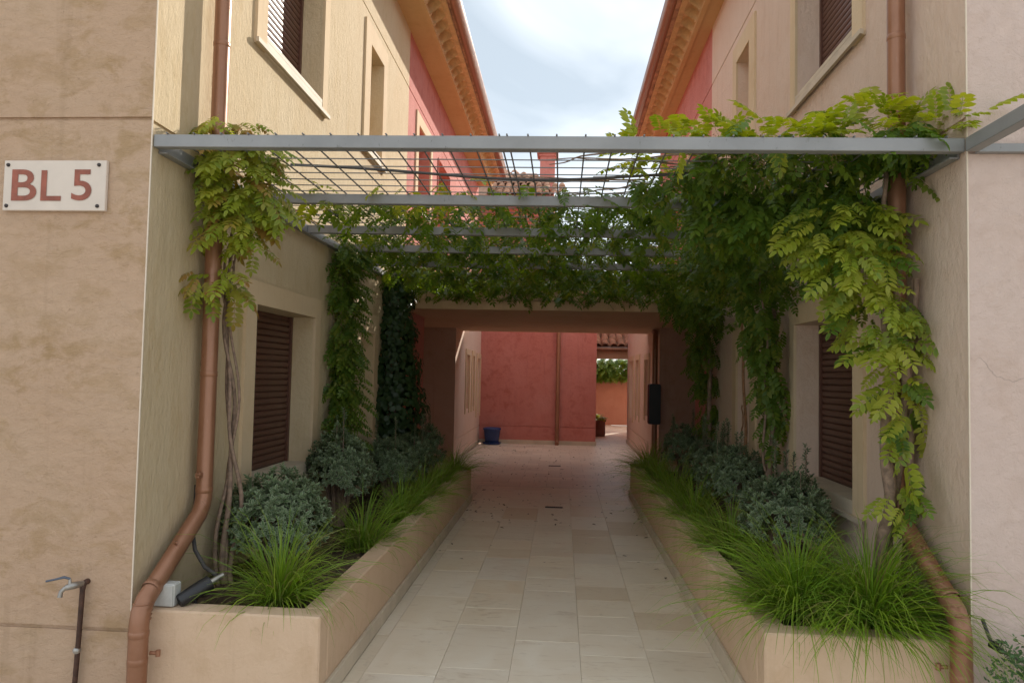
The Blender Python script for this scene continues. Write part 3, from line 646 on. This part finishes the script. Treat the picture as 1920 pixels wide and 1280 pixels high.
def pinnate(npair, ln, ll, seed):
    """wisteria leaf: rachis along +x, normal +z"""
    r = np.random.default_rng(seed); V = []; T = []; A = []; Ed = []
    def put(q):
        o = len(V); V.extend(q[0]); T.extend([tuple(i+o for i in t) for t in q[1]]); Ed.extend(q[2]); A.extend([r.uniform(-0.12, 0.12)]*len(q[0]))
    def rp(t): return np.array([ln*t*(1-0.06*t), ln*0.03*math.sin(3*t), -0.20*ln*t*t])
    for i in range(npair):
        t = 0.2+0.72*i/(npair-1); b = rp(t); sz = ll*(0.72+0.5*math.sin(math.pi*(0.25+0.6*i/(npair-1))))*r.uniform(.88, 1.1)
        for sd in (1, -1):
            d = (0.5+r.uniform(-.12, .12), sd, -0.22+r.uniform(-.18, .12)); put(leaflet(b, d, (r.uniform(-.15, .15), r.uniform(-.25, .25), 1), sz, sz*0.56))
    put(leaflet(rp(0.97), (1, r.uniform(-.1, .1), -.45), (0.3, 0, 1), ll*1.1, ll*0.56))
    # rachis as a thin two-sided strip
    o = len(V); n = 5
    for i in range(n):
        p = rp(i/(n-1)); wv = 0.0016
        V += [p+np.array([0, wv, 0.001]), p-np.array([0, wv, -0.001])]
    for i in range(n-1): a = o+2*i; T += [(a, a+1, a+3), (a, a+3, a+2)]
    A += [0.3]*(2*n); Ed += [0]*(2*n)
    return np.array(V), np.array(T), np.array(A), np.array(Ed)
PIN = [pinnate(n, L_, l_, s_) for n, L_, l_, s_ in ((5, .23, .068, 1), (6, .27, .066, 2), (4, .18, .066, 3), (5, .25, .072, 4), (6, .24, .060, 5))]
PINS = [pinnate(n, L_, l_, s_) for n, L_, l_, s_ in ((5, .17, .042, 11), (6, .20, .040, 12), (4, .14, .042, 13))]
def single(ln, wd, seed):
    V, T, E_ = leaflet((0, 0, 0), (1, 0, 0), (0, 0, 1), ln, wd, 0.3, 0.2); return np.array(V), np.array(T), np.zeros(len(V)), np.array(E_)
def rosette(n, ln, wd, seed):
    r = np.random.default_rng(seed); V = []; T = []; A = []; Ed = []
    for i in range(n):
        q = i*2.4+r.uniform(-.2, .2); el = 0.15+0.9*i/n
        d = (math.cos(q)*math.cos(el), math.sin(q)*math.cos(el), math.sin(el)); nn = (-math.cos(q)*math.sin(el), -math.sin(q)*math.sin(el), math.cos(el))
        s_ = ln*r.uniform(.75, 1.1)*(1-0.35*i/n); v, t, e = leaflet((0, 0, 0.004*i), d, nn, s_, s_*wd, 0.35, 0.12)
        o = len(V); V.extend(v); T.extend([tuple(k+o for k in tt) for tt in t]); A.extend([r.uniform(-.15, .15)]*len(v)); Ed.extend(e)
    return np.array(V), np.array(T), np.array(A), np.array(Ed)
ROS = [rosette(9, .056, .5, 21), rosette(8, .052, .54, 22), rosette(10, .050, .5, 23)]
IVY = [single(.065, .058, 1)]
SML = [single(.05, .024, 2)]
def frame(d, upv):
    d = np.array(d, float); d /= np.linalg.norm(d); u = np.array(upv, float); s_ = np.cross(u, d); n_ = np.linalg.norm(s_)
    if n_ < 1e-3: s_ = np.cross((1, 0.3, 0), d); n_ = np.linalg.norm(s_)
    s_ /= n_; u = np.cross(d, s_); return np.stack([d, s_, u], 1)       # columns: local x, y, z
class Leaves:
    def __init__(s): s.V = []; s.T = []; s.A = []; s.E = []; s.n = 0
    def add(s, tpl, pos, d, upv, sc=1.0, rnd=None):
        v, t, a, e = tpl; F_ = frame(d, upv); s.V.append(v@F_.T*sc+np.asarray(pos)); s.T.append(t+s.n); s.n += len(v)
        s.A.append(a+(rng.random() if rnd is None else rnd)); s.E.append(e)
    def tris(s, V, T, rnd, edge=0.0):
        V = np.asarray(V); s.V.append(V); s.T.append(np.asarray(T)+s.n); s.n += len(V); s.A.append(np.full(len(V), rnd)); s.E.append(np.full(len(V), edge))
    def build(s, name, m, parent=None, org=None):
        V = np.concatenate(s.V)
        me = fast_mesh(name, V, np.concatenate(s.T), {'rnd': np.mod(np.concatenate(s.A), 1.0), 'edge': np.concatenate(s.E)})
        return link(name, me, m, parent, parent is not None)
pin_mesh = {}
def leaf_object(P, i, pos, d, upv, sc, m):
    key = (i, m)
    if key not in pin_mesh:
        v, t, a, e = PIN[i]; pin_mesh[key] = fast_mesh('leaf', v, t, {'rnd': np.mod(a+0.2*i, 1), 'edge': e})
    o = link('leaf', pin_mesh[key], m, P)
    F_ = frame(d, upv); mt = Matrix([[F_[r][c]*sc for c in range(3)]+[float(pos[r]-ORG[P.name][r])] for r in range(3)]+[[0, 0, 0, 1]]); o.matrix_local = mt
    return o
def wiggle(a, b, n, amp, seed):
    r = np.random.default_rng(seed); a = np.array(a, float); b = np.array(b, float); ph = r.uniform(0, 6, 6); out = []
    for i in range(n):
        t = i/(n-1); p = a+(b-a)*t; e = math.sin(math.pi*min(1, t*1.0))**0.5 if 0 < t < 1 else 0
        p = p+np.array([amp*(math.sin(7*t+ph[0])+.5*math.sin(15*t+ph[1])), amp*(math.sin(6*t+ph[2])+.5*math.sin(13*t+ph[3])), 0])*e; out.append(tuple(p))
    return out
def hang_dir(out=(0, 0, 0), droop=0.5, spread=1.0):
    q = rng.uniform(0, 2*math.pi); d = np.array([math.cos(q)*spread, math.sin(q)*spread, -droop+rng.uniform(-.35, .35)])+np.array(out); return d
def blob_pts(c, r, n, shell=0.45):
    v = rng.normal(size=(n, 3)); v /= np.linalg.norm(v, axis=1)[:, None]; k = rng.uniform(shell**3, 1, n)**(1/3); return np.array(c)+v*k[:, None]*np.array(r), v

# ------------------------------------------------------------------ vines
# canopy density over the pergola (x, y): owner vine picked by position
CAN = {k: Leaves() for k in ('fl', 'ml', 'bl', 'fr', 'mr', 'br')}
def owner(x, y):
    if x < -0.6: return 'fl' if y < 5.0 else ('ml' if y < 7.4 else 'bl')
    return 'fr' if y < 5.0 else ('mr' if y < 7.2 else 'br')
def dens(x, y):
    u = (x-XL)/(XR-XL)
    if y < 4.72: return max(0, (u-0.70)*3.2)*0.9 if u > .5 else 0.0
    if y < 5.76: return 0.32+0.45*u if u > 0.08 else 0.10
    if y < 6.62: return 0.42+0.45*u if u > .06 else 0.15
    if y < 7.5: return 0.70+0.32*u
    if y < 8.4: return 0.86+0.2*u
    return 1.0
nl = 0; tries = 0
while tries < 7600:
    tries += 1
    x, y = rng.uniform(XL+0.05, XR-0.05), rng.uniform(3.6, 9.45)
    cl = 0.5+0.5*math.sin(x*5.1+1.3*y)*math.sin(y*4.3-0.8*x+1)          # clumps and holes
    if rng.random() > dens(x, y)*(0.45+0.75*cl): continue
    deep = 0.02+(0.12 if y > 7.6 else 0.0)+0.30*max(0, (x-0.8))
    z = 2.845+rng.uniform(-deep, 0.13)
    if y > 9.0 and x > -1.8: z = 2.84-rng.uniform(-0.06, 0.20)
    if x > 1.1 and y > 4.9: z -= rng.uniform(0, 0.35)*(x-1.0)
    CAN[owner(x, y)].add(PINS[rng.integers(3)] if rng.random() < .45 else PIN[rng.integers(5)], (x, y, z), hang_dir(droop=0.38), (rng.uniform(-.4, .4), rng.uniform(-.4, .4), 1), rng.uniform(.5, 1.0))

def vine(name, label, base, cat='vine'):
    return thing(name, label, cat, base, 'climbing vines')

# front left: thin twisted stems beside the downspout
V1 = vine('wisteria_vine', 'sparse wisteria with bare twisted stems beside the left downspout', (-1.95, 4.2, 0.38))
for i, (o_, am) in enumerate(((0.0, .03), (0.03, .038), (-0.03, .03), (0.01, .045))):
    MB().tube(wiggle((-1.98+o_, 4.22+o_*.6, 0.37), (-1.99+o_*.5, 4.17, 2.2+0.1*i), 34, am, 40+i), list(np.linspace(0.019-0.003*i, 0.007, 34)), 7).build('stem', 'bark', V1)
MB().tube(wiggle((-1.99, 4.17, 2.15), (-1.95, 4.05, 2.86), 20, .03, 50), list(np.linspace(0.008, 0.005, 20)), 6).tube(wiggle((-1.98, 4.16, 2.25), (-1.85, 4.05, 2.72), 16, .03, 51), 0.005, 6).tube(wiggle((-2.0, 4.17, 2.0), (-2.0, 4.0, 2.2), 10, .01, 52), 0.004, 6).build('stem', 'bark', V1)
for (x, y, z, rx, rz), n in zip([(-1.93, 3.98, 3.02, .17, .11), (-1.86, 3.96, 2.84, .22, .14), (-1.84, 3.96, 2.68, .22, .12), (-1.88, 3.98, 2.52, .19, .13), (-1.97, 3.95, 2.13, .19, .10), (-1.83, 4.05, 2.38, .12, .10), (-2.03, 3.88, 2.12, .06, .08)], (46, 72, 64, 52, 16, 9, 7)):
    P, v = blob_pts((x, y, z), (rx, 0.16, rz), n)
    for p, q in zip(P, v):
        if p[0] < XL+0.03: p[0] = XL+0.03+rng.uniform(0, .05)
        leaf_object(V1, int(rng.integers(5)), p, hang_dir((q[0]*.8+.2, q[1]*.8-.3, q[2]*.3), 0.55, .6), (0.2, -0.5, 1), rng.uniform(.42, .82), 'leaf_turning' if rng.random() < 0.42 else 'leaf_young')
for c, r_, n in [((-1.88, 4.02, 2.93), (.2, .15, .12), 26), ((-1.84, 4.0, 2.70), (.22, .15, .12), 34), ((-1.86, 4.02, 2.52), (.15, .12, .08), 8)]:
    P, v = blob_pts(c, r_, n, .2)
    for p, q in zip(P, v):
        p[0] = max(p[0], XL+.03); CAN['fl'].add(PIN[rng.integers(5)], p, hang_dir((q[0]*.8+.2, q[1]*.8-.3, q[2]*.3), .5, .6), (0.2, -0.5, 1), rng.uniform(.42, .8))
CAN['fl'].build('foliage', 'leaf_young', V1)['kind'] = 'stuff'

# second left: bright leafy column
V2 = vine('wisteria_vine', 'bright green leafy vine climbing the cream wall between two windows', (-2.02, 6.5, 0.38))
MB().tube(wiggle((-2.02, 6.5, 0.36), (-2.03, 6.45, 2.85), 30, .02, 60), list(np.linspace(.016, .008, 30)), 7).build('stem', 'bark', V2)
lf = CAN['ml']
for (z, r_, rz, n) in ((2.70, .20, .18, 130), (2.35, .15, .24, 110), (1.92, .17, .3, 130), (1.5, .19, .3, 130), (1.12, .20, .25, 100), (0.85, .16, .2, 50)):
    P, v = blob_pts((-1.98, 6.5, z), (0.14, r_*1.35, rz), n, .2)
    for p, q in zip(P, v):
        p[0] = max(p[0], XL+0.02); lf.add(PINS[rng.integers(3)], p, hang_dir((.5, -.4, 0), .5, .7), (0.8, -0.3, .7), rng.uniform(.75, 1.1))
lf.build('foliage', 'leaf_green', V2)['kind'] = 'stuff'

# third left: dark dense ivy
V3 = vine('ivy', 'dense dark ivy column climbing the wall in front of the passage', (-1.98, 8.7, 0.38))
MB().tube(wiggle((-2.0, 8.75, 0.36), (-2.03, 8.7, 2.7), 24, .02, 70), list(np.linspace(.02, .012, 24)), 7).build('stem', 'bark', V3)
lf = Leaves()
for (z, rx, ry_, rz, n) in ((2.60, .20, .45, .28, 620), (2.15, .24, .48, .35, 800), (1.70, .32, .55, .38, 1000), (1.25, .40, .60, .40, 1150), (0.80, .36, .55, .36, 850)):
    P, v = blob_pts((-2.0, 8.62, z), (rx, ry_, rz), n, .6)
    for p, q in zip(P, v):
        if p[0] < XL+0.01: p[0] = XL+0.01+rng.uniform(0, .04)
        lf.add(IVY[0], p, hang_dir((q[0]*.5, q[1]*.5, -.5), .6, .6), q+np.array([.2, -.2, .3]), rng.uniform(.7, 1.25))
o = lf.build('foliage', 'leaf_ivy', V3); o['kind'] = 'stuff'
CAN['bl'].build('hanging_foliage', 'leaf_green', V3)['kind'] = 'stuff'

# front right: big wisteria with grey twisted trunks around the downspout
V4 = vine('wisteria_vine', 'large yellow green wisteria with thick grey trunks around the right downspout', (1.74, 4.12, 0.38))
for i, (a, b, r0, r1, am) in enumerate((((1.70, 3.98, .38), (1.72, 3.94, 1.62), .036, .026, .016), ((1.76, 4.02, .36), (1.80, 3.93, 1.9), .030, .02, .022), ((1.83, 4.05, .40), (1.86, 3.92, 2.2), .022, .016, .02), ((1.72, 3.95, 1.55), (1.84, 4.1, 2.8), .024, .014, .03), ((1.80, 3.95, 1.8), (1.74, 4.0, 2.8), .018, .012, .035), ((1.68, 4.02, .38), (1.66, 4.1, .9), .012, .009, .012))):
    MB().tube(wiggle(a, b, 26, am, 80+i), list(np.linspace(r0, r1, 26)*(1+0.12*np.sin(np.linspace(0, 22, 26)+i))), 9).build('trunk', 'bark', V4)
BL = [((1.50, 4.0, 2.52), (.28, .2, .13), 72), ((1.56, 3.98, 2.30), (.24, .18, .17), 92), ((1.67, 3.94, 2.04), (.17, .14, .15), 58), ((1.73, 3.91, 1.82), (.13, .12, .12), 26), ((1.76, 3.89, 1.60), (.11, .11, .11), 20), ((1.78, 3.87, 1.42), (.09, .10, .07), 9), ((1.77, 3.86, 1.24), (.06, .08, .06), 4), ((1.75, 3.86, 1.06), (.12, .12, .09), 14)]
for c, r_, n in BL:
    P, v = blob_pts(c, r_, n)
    for p, q in zip(P, v):
        p[0] = min(p[0], XR-0.03)
        leaf_object(V4, int(rng.integers(5)), p, hang_dir((q[0]*.9-.15, q[1]*.8-.4, q[2]*.3), .55, .6), (-0.2+rng.normal(0, .3), -0.7+rng.normal(0, .3), .9), rng.uniform(.42, .84), 'leaf_young' if rng.random() < 0.78 else 'leaf_green')
ly = Leaves()
for c, r_, n in [((1.62, 3.95, 2.98), (.34, .28, .08), 52), ((1.95, 3.60, 2.92), (.18, .14, .06), 20), ((1.2, 4.0, 2.93), (.36, .3, .05), 34), ((.85, 4.2, 2.92), (.3, .3, .05), 24), ((.42, 4.25, 2.95), (.12, .15, .06), 8), ((.62, 3.95, 2.91), (.38, .3, .035), 26), ((1.1, 3.75, 2.92), (.4, .15, .05), 26), ((1.60, 3.95, 3.07), (.22, .2, .06), 14)]:
    P, v = blob_pts(c, r_, n)
    for p, q in zip(P, v):
        if p[1] > 3.5: p[0] = min(p[0], XR-0.03)
        ly.add(PIN[rng.integers(5)], p, hang_dir((q[0]*.8, q[1]*.6-.2, .40+q[2]*.4), .1, .7), (0, -0.2, 1), rng.uniform(.55, .85))
ly.build('young_foliage', 'leaf_young', V4)['kind'] = 'stuff'
lf = CAN['fr']
for c, r_, n in [((1.20, 4.55, 2.70), (.45, .35, .16), 170), ((1.55, 4.3, 2.66), (.32, .3, .18), 130), ((1.74, 4.8, 2.55), (.14, .4, .15), 40), ((0.75, 4.45, 2.86), (.35, .25, .06), 60), ((1.2, 4.2, 2.92), (.5, .4, .06), 110), ((1.75, 3.9, 2.93), (.2, .3, .07), 60)]:
    P, v = blob_pts(c, r_, n, .2)
    for p, q in zip(P, v):
        p[0] = min(p[0], XR-0.03); lf.add(PIN[rng.integers(5)], p, hang_dir((q[0]*.3-.1, -.35, 0), .7, .7), (0, -.5, 1), rng.uniform(.6, .9))
lf.build('foliage', 'leaf_green', V4)['kind'] = 'stuff'
# dry flower stalks on the mesh
lf = Leaves()
for i in range(60):
    p0 = np.array([rng.uniform(.75, 1.4), rng.uniform(3.62, 4.3), 2.86]); L_ = rng.uniform(.06, .2)
    for j in range(22):
        t = rng.random(); lf.add(SML[0], p0+np.array([rng.normal(0, .012), rng.normal(0, .012), .03-L_*t]), rng.normal(size=3), (0, 0, 1), rng.uniform(.2, .42))
lf.build('dry_blooms', 'dry_bloom', V4)['kind'] = 'stuff'
for i in range(9):
    a = (rng.uniform(0.2, 1.75), rng.uniform(3.8, 4.6), 2.87); b = (a[0]-rng.uniform(.4, 1.0), a[1]+rng.uniform(-.2, .6), 2.87+rng.uniform(-.02, .1))
    MB().tube(wiggle(a, b, 14, .03, 200+i), list(np.linspace(.007, .003, 14)), 5).build('branch', 'bark', V4)

# second and third right
V5 = vine('wisteria_vine', 'shaded dark green wisteria with brown trunk beyond the right shuttered window', (1.72, 6.2, 0.38))
for i, (a, b, r0) in enumerate((((1.74, 6.2, .36), (1.76, 6.15, 2.8), .030), ((1.79, 6.28, .36), (1.74, 6.1, 2.1), .018), ((1.70, 6.15, .9), (1.6, 5.9, 2.7), .012))):
    MB().tube(wiggle(a, b, 26, .03, 300+i), list(np.linspace(r0, r0*.6, 26)), 8).build('trunk', 'bark', V5)
lf = CAN['mr']
for c, r_, n in [((1.62, 6.1, 2.40), (.22, .32, .30), 90), ((1.68, 6.15, 1.98), (.17, .24, .26), 66), ((1.73, 6.15, 1.62), (.12, .18, .2), 36), ((1.77, 6.15, 1.28), (.08, .12, .2), 18), ((1.35, 5.7, 2.70), (.35, .5, .12), 80), ((1.5, 6.9, 2.65), (.3, .5, .18), 70)]:
    P, v = blob_pts(c, r_, n, .2)
    for p, q in zip(P, v):
        p[0] = min(p[0], XR-0.02); lf.add(PINS[rng.integers(3)] if rng.random() < .5 else PIN[rng.integers(5)], p, hang_dir((-.3, -.3, 0), .8, .6), (-.2, -.5, 1), rng.uniform(.65, .95))
lf.build('foliage', 'leaf_green', V5)['kind'] = 'stuff'
V6 = vine('wisteria_vine', 'dark wisteria with bare trunk by the right end of the passage', (1.77, 8.9, 0.38))
for i, (a, b, r0) in enumerate((((1.77, 8.9, .36), (1.77, 8.85, 2.8), .034), ((1.82, 9.0, .36), (1.74, 8.9, 2.5), .02))):
    MB().tube(wiggle(a, b, 26, .025, 320+i), list(np.linspace(r0, r0*.6, 26)), 8).build('trunk', 'bark', V6)
lf = CAN['br']
for c, r_, n in [((1.66, 8.7, 2.42), (.25, .4, .3), 140), ((1.70, 8.9, 1.95), (.18, .3, .28), 110), ((1.76, 8.95, 1.60), (.14, .2, .16), 60), ((1.79, 8.95, 1.15), (.10, .17, .3), 50), ((1.45, 8.3, 2.5), (.3, .4, .22), 110)]:
    P, v = blob_pts(c, r_, n, .2)
    for p, q in zip(P, v):
        p[0] = min(p[0], XR-0.02); lf.add(PINS[rng.integers(3)], p, hang_dir((-.3, -.3, 0), .8, .6), (-.2, -.5, 1), rng.uniform(.7, 1.0))
lf.build('foliage', 'leaf_green', V6)['kind'] = 'stuff'
V7 = vine('bare_vine', 'bare orange brown vine stem between the two right wisteria trunks', (1.80, 7.3, 0.38))
MB().tube(wiggle((1.80, 7.3, .36), (1.78, 7.25, 2.75), 26, .03, 340), list(np.linspace(.018, .012, 26)), 7).build('stem', 'bark_orange', V7)
MB().tube(wiggle((1.80, 7.32, 1.1), (1.74, 7.1, 1.4), 10, .01, 341), .008, 6).build('stem', 'bark_orange', V7)

# ------------------------------------------------------------------ shrubs
def shrub(label, c, r_, n, shoots=0, seed=1):
    base = (c[0], c[1], 0.38); Sx = thing('variegated_shrub', label, 'shrub', base, 'variegated shrubs in the planters')
    lf = Leaves(); rr = np.random.default_rng(seed); stems = MB()
    for i in range(n):
        v = rr.normal(size=3); v /= np.linalg.norm(v)
        if v[2] < -0.45: v[2] *= -0.6
        k = (0.86+0.14*rr.random())*(1+0.05*math.sin(5*v[0]+seed)+0.05*math.sin(6*v[1]+2*v[2]+seed)) if rr.random() < .8 else rr.uniform(.5, .85)
        p = np.array(c)+v*k*np.array(r_)
        if p[2] < 0.40: continue
        d = v+np.array([0, 0, .55]); F_ = frame(d, rr.normal(size=3)); v_, t_, a_, e_ = ROS[rr.integers(3)]
        L2 = np.stack([v_[:, 2], v_[:, 0], v_[:, 1]], 1)          # rosette axis onto local x
        lf.V.append(L2@F_.T*rr.uniform(.75, 1.15)+p); lf.T.append(t_+lf.n); lf.n += len(v_); lf.A.append(a_+rr.random()); lf.E.append(e_)
        if i % 9 == 0: stems.tube([(c[0]+v[0]*.05, c[1]+v[1]*.05, .37), tuple(np.array(c)+v*k*.5*np.array(r_)), tuple(p)], [.008, .005, .003], 5)
    for i in range(shoots):
        q = rr.uniform(0, 6.28); b = np.array(c)+np.array([math.cos(q)*r_[0]*.55, math.sin(q)*r_[1]*.55, r_[2]*.75]); h = rr.uniform(.14, .34)
        stems.tube([tuple(b-np.array([0, 0, .2])), tuple(b+np.array([0, 0, h]))], [.006, .003], 5)
        for j in range(int(h/.022)):
            p = b+np.array([rr.normal(0, .004), rr.normal(0, .004), h*(j+1)/(h/.022)]); v_, t_, a_, e_ = ROS[rr.integers(3)]
            F_ = frame((rr.normal(0, .2), rr.normal(0, .2), 1), rr.normal(size=3)); L2 = np.stack([v_[:, 2], v_[:, 0], v_[:, 1]], 1)
            lf.V.append(L2@F_.T*rr.uniform(.6, .85)+p); lf.T.append(t_+lf.n); lf.n += len(v_); lf.A.append(a_+rr.random()); lf.E.append(e_)
    lf.build('foliage', 'leaf_shrub', Sx)['kind'] = 'stuff'; stems.build('stems', 'bark', Sx)
shrub('round grey green shrub nearest the camera in the left planter', (-1.79, 4.50, .69), (.315, .315, .31), 760, 0, 1)
shrub('second rounded shrub in the left planter, below the window', (-1.84, 5.95, .80), (.26, .28, .34), 560, 2, 2)
shrub('third shrub in the left planter, beside the bright vine', (-1.70, 7.15, .70), (.25, .25, .27), 460, 2, 3)
shrub('small shrub in the left planter at the foot of the ivy', (-1.68, 8.1, .68), (.23, .22, .26), 360, 2, 4)
shrub('farthest dark shrub in the left planter, before the passage', (-1.72, 9.05, .68), (.26, .24, .30), 340, 2, 5)
shrub('round shrub with upright shoots nearest the camera, right planter', (1.53, 5.0, .72), (.28, .27, .27), 600, 5, 6)
shrub('second shrub with tall upright shoots in the right planter', (1.54, 6.45, .76), (.30, .28, .29), 600, 6, 7)
shrub('third shrub in the right planter, before the bare orange stem', (1.60, 7.9, .72), (.27, .30, .27), 420, 4, 8)
shrub('farthest tall shrub in the right planter beside the bare trunk', (1.56, 9.3, .74), (.27, .28, .32), 400, 3, 9)

# ------------------------------------------------------------------ grass clumps
def grass(label, c, n, ln, spread, seed, lean=(0, 0)):
    rq = np.random.default_rng(seed+500); amp = [(rq.uniform(0, 6.28), rq.uniform(.04, .14)) for _ in range(3)]
    G = thing('grass_clump', label, 'grass clump', (c[0], c[1], 0.38), 'arching grass clumps in the planters'); rr = np.random.default_rng(seed); lf = Leaves(); ns = 6
    for i in range(n):
        q = rr.uniform(0, 2*math.pi); rad = abs(rr.normal(0, .055)); b = np.array([c[0]+math.cos(q)*rad, c[1]+math.sin(q)*rad, c[2]])
        L_ = ln*rr.uniform(.40, 1.18)*(1+sum(a_*math.sin((h_+1)*q+p_) for h_, (p_, a_) in enumerate(amp))); out = np.array([math.cos(q+rr.normal(0, .35)), math.sin(q+rr.normal(0, .35)), 0])+np.array([lean[0], lean[1], 0])
        th0 = rr.uniform(0.06, 1.15)*spread; bend = rr.uniform(.7, 2.3); wd = rr.uniform(.0022, .0044); side = np.array([-out[1], out[0], 0]); side /= np.linalg.norm(side)
        tw = rr.normal(0, .5); side = side*math.cos(tw)+np.array([0, 0, math.sin(tw)])
        p = b.copy(); V = []; T = []
        for k in range(ns+1):
            p[0] = min(max(p[0], XL+.015), XR-.015); t = k/ns; w_ = wd*(1-t**1.6)+.0003; V += [p-side*w_, p+side*w_]
            a = th0+bend*t*t*1.1; p = p+(out*math.sin(a)+np.array([0, 0, math.cos(a)]))*(L_/ns)
        for k in range(ns): j = 2*k; T += [(j, j+1, j+3), (j, j+3, j+2)]
        lf.tris(V, T, rr.random()*.8 if rr.random() < .88 else rr.uniform(.93, 1.0))
    lf.build('blades', 'leaf_grass', G)['kind'] = 'stuff'
grass('bright grass clump at the front of the left planter', (-1.52, 3.90, .39), 620, .52, 1.1, 1, (.08, -.25))
grass('grass clump beside the round shrub, second from the left planter front', (-1.40, 5.15, .38), 480, .46, 1.05, 2, (.15, 0))
grass('grass clump before the second left shrub, third along', (-1.36, 6.2, .38), 480, .48, 1.05, 3, (.15, 0))
grass('grass clump in the left planter, fourth along', (-1.36, 7.15, .38), 420, .48, 1.05, 4, (.15, 0))
grass('grass clump in the left planter, fifth along beside the ivy', (-1.34, 8.1, .38), 380, .44, .95, 5, (.15, 0))
grass('dark grass clump at the far end of the left planter', (-1.33, 9.1, .38), 380, .46, .95, 6, (.15, 0))
grass('huge bright green grass clump spilling over the right planter front', (1.58, 3.84, .43), 1500, .60, 1.15, 7, (-.08, -.45))
grass('bright grass clump arching over the inner corner of the right planter', (1.26, 3.95, .43), 1250, .56, 1.15, 17, (-.2, -.35))
grass('grass clump spilling over the path beside the near right shrub', (1.22, 5.30, .40), 700, .48, 1.05, 8, (-.25, 0))
grass('grass clump in the right planter, third along', (1.17, 6.4, .40), 560, .56, 1.05, 9, (-.2, 0))
grass('grass clump in the right planter, fourth along', (1.17, 7.5, .40), 460, .54, 1.05, 10, (-.2, 0))
grass('grass clump in the right planter, fifth along', (1.16, 8.6, .40), 420, .48, 1.0, 11, (-.2, 0))
grass('dark grass clump at the far end of the right planter', (1.16, 9.7, .40), 460, .52, 1.0, 12, (-.2, 0))

# small conifer at the corner of the peach house, far plants
CF = thing('low_conifer', 'feathery green conifer tip at the foot of the pale pink wall', 'conifer', (2.08, 3.25, 0)); lf = Leaves()
MB().tube([(2.08, 3.25, -.02), (2.06, 3.25, .42)], [.014, .004], 6).build('stem', 'bark', CF)
for i in range(150):
    z = rng.uniform(.03, .46); q = rng.uniform(0, 6.28); L_ = .24*(1-.55*z/.46)+.06; d = np.array([math.cos(q), math.sin(q), .55])
    for j in range(26):
        t = j/25; p = np.array([2.07, 3.25, z])+d*L_*t; lf.add(SML[0], p, d*.6+rng.normal(size=3)*.6, rng.normal(size=3), rng.uniform(.28, .5))
lf.build('foliage', 'leaf_conifer', CF)['kind'] = 'stuff'
CL = thing('hedge_creeper', 'green creeper growing over the top of the orange wall', 'creeper', (1.7, 24.9, 1.7)); lf = Leaves()
for i in range(900): lf.add(PIN[rng.integers(5)], (rng.uniform(.3, 3.2), 24.9+rng.normal(0, .12), rng.uniform(1.62, 2.3)), hang_dir((0, -.4, 0)), (0, -.4, 1), 1.1)
lf.build('foliage', 'leaf_green', CL)['kind'] = 'stuff'
MB().tube([(0.2, 24.95, 1.93), (1.8, 24.93, 2.0), (3.2, 24.95, 1.95)], .02, 6).build('stem', 'bark', CL)
CPOT = thing('clay_pot', 'round clay pot with small plant behind the red house corner', 'pot', (1.02, 20.3, 0))
MB().lathe((1.02, 20.3, 0), [(0, 0), (.20, 0), (.22, .05), (.21, .40), (.24, .41), (.24, .45), (.20, .45), (.19, .38), (0, .38)], 24).build('pot', 'pot_clay', CPOT)
lf = Leaves()
for i in range(60): lf.add(PIN[rng.integers(5)], (1.02+rng.normal(0, .06), 20.3+rng.normal(0, .06), .46+rng.uniform(0, .14)), hang_dir((0, 0, .5)), (0, 0, 1), .8)
lf.build('plant', 'leaf_young', CPOT)['kind'] = 'stuff'

# dry litter on the soil
for P_, xa, xb, ye in ((PL, XL+.05, PLI-.16, 9.3), (PR, PRI+.16, XR-.05, 10.0)):
    lf = Leaves()
    for i in range(420):
        q = rng.uniform(0, 6.28); lf.add(SML[0], (rng.uniform(xa, xb), 3.66+(ye-3.66)*rng.random()**1.6, (.445 if P_ is PL else .465)-.055+rng.uniform(0, .02)), (math.cos(q), math.sin(q), rng.uniform(-.1, .35)), (rng.normal(0, .3), rng.normal(0, .3), 1), rng.uniform(.4, 1.2))
    lf.build('litter', 'dry_bloom', P_)['kind'] = 'stuff'
# fallen leaves on the paving
lf = Leaves()
for i in range(430):
    y = rng.uniform(6.0, 17.0)
    if rng.random() > (0.22+0.8*(y > 8.0)): continue
    x = rng.uniform(-1.1, 0.93) if y < 10 else rng.uniform(-1.8, 1.55)
    if rng.random() < .35 and y < 9.5: x = -1.12+abs(rng.normal(0, .07)) if rng.random() < .6 else 0.93-abs(rng.normal(0, .07))
    q = rng.uniform(0, 6.28); lf.add(SML[0], (x, y, .008+rng.uniform(0, .004)), (math.cos(q), math.sin(q), rng.uniform(-.05, .25)), (rng.normal(0, .25), rng.normal(0, .25), 1), rng.uniform(.45, 1.15))
tag(lf.build('fallen_leaves', 'dead_leaf'), 'small brown fallen leaves scattered over the paving', 'leaf litter', kind='stuff')
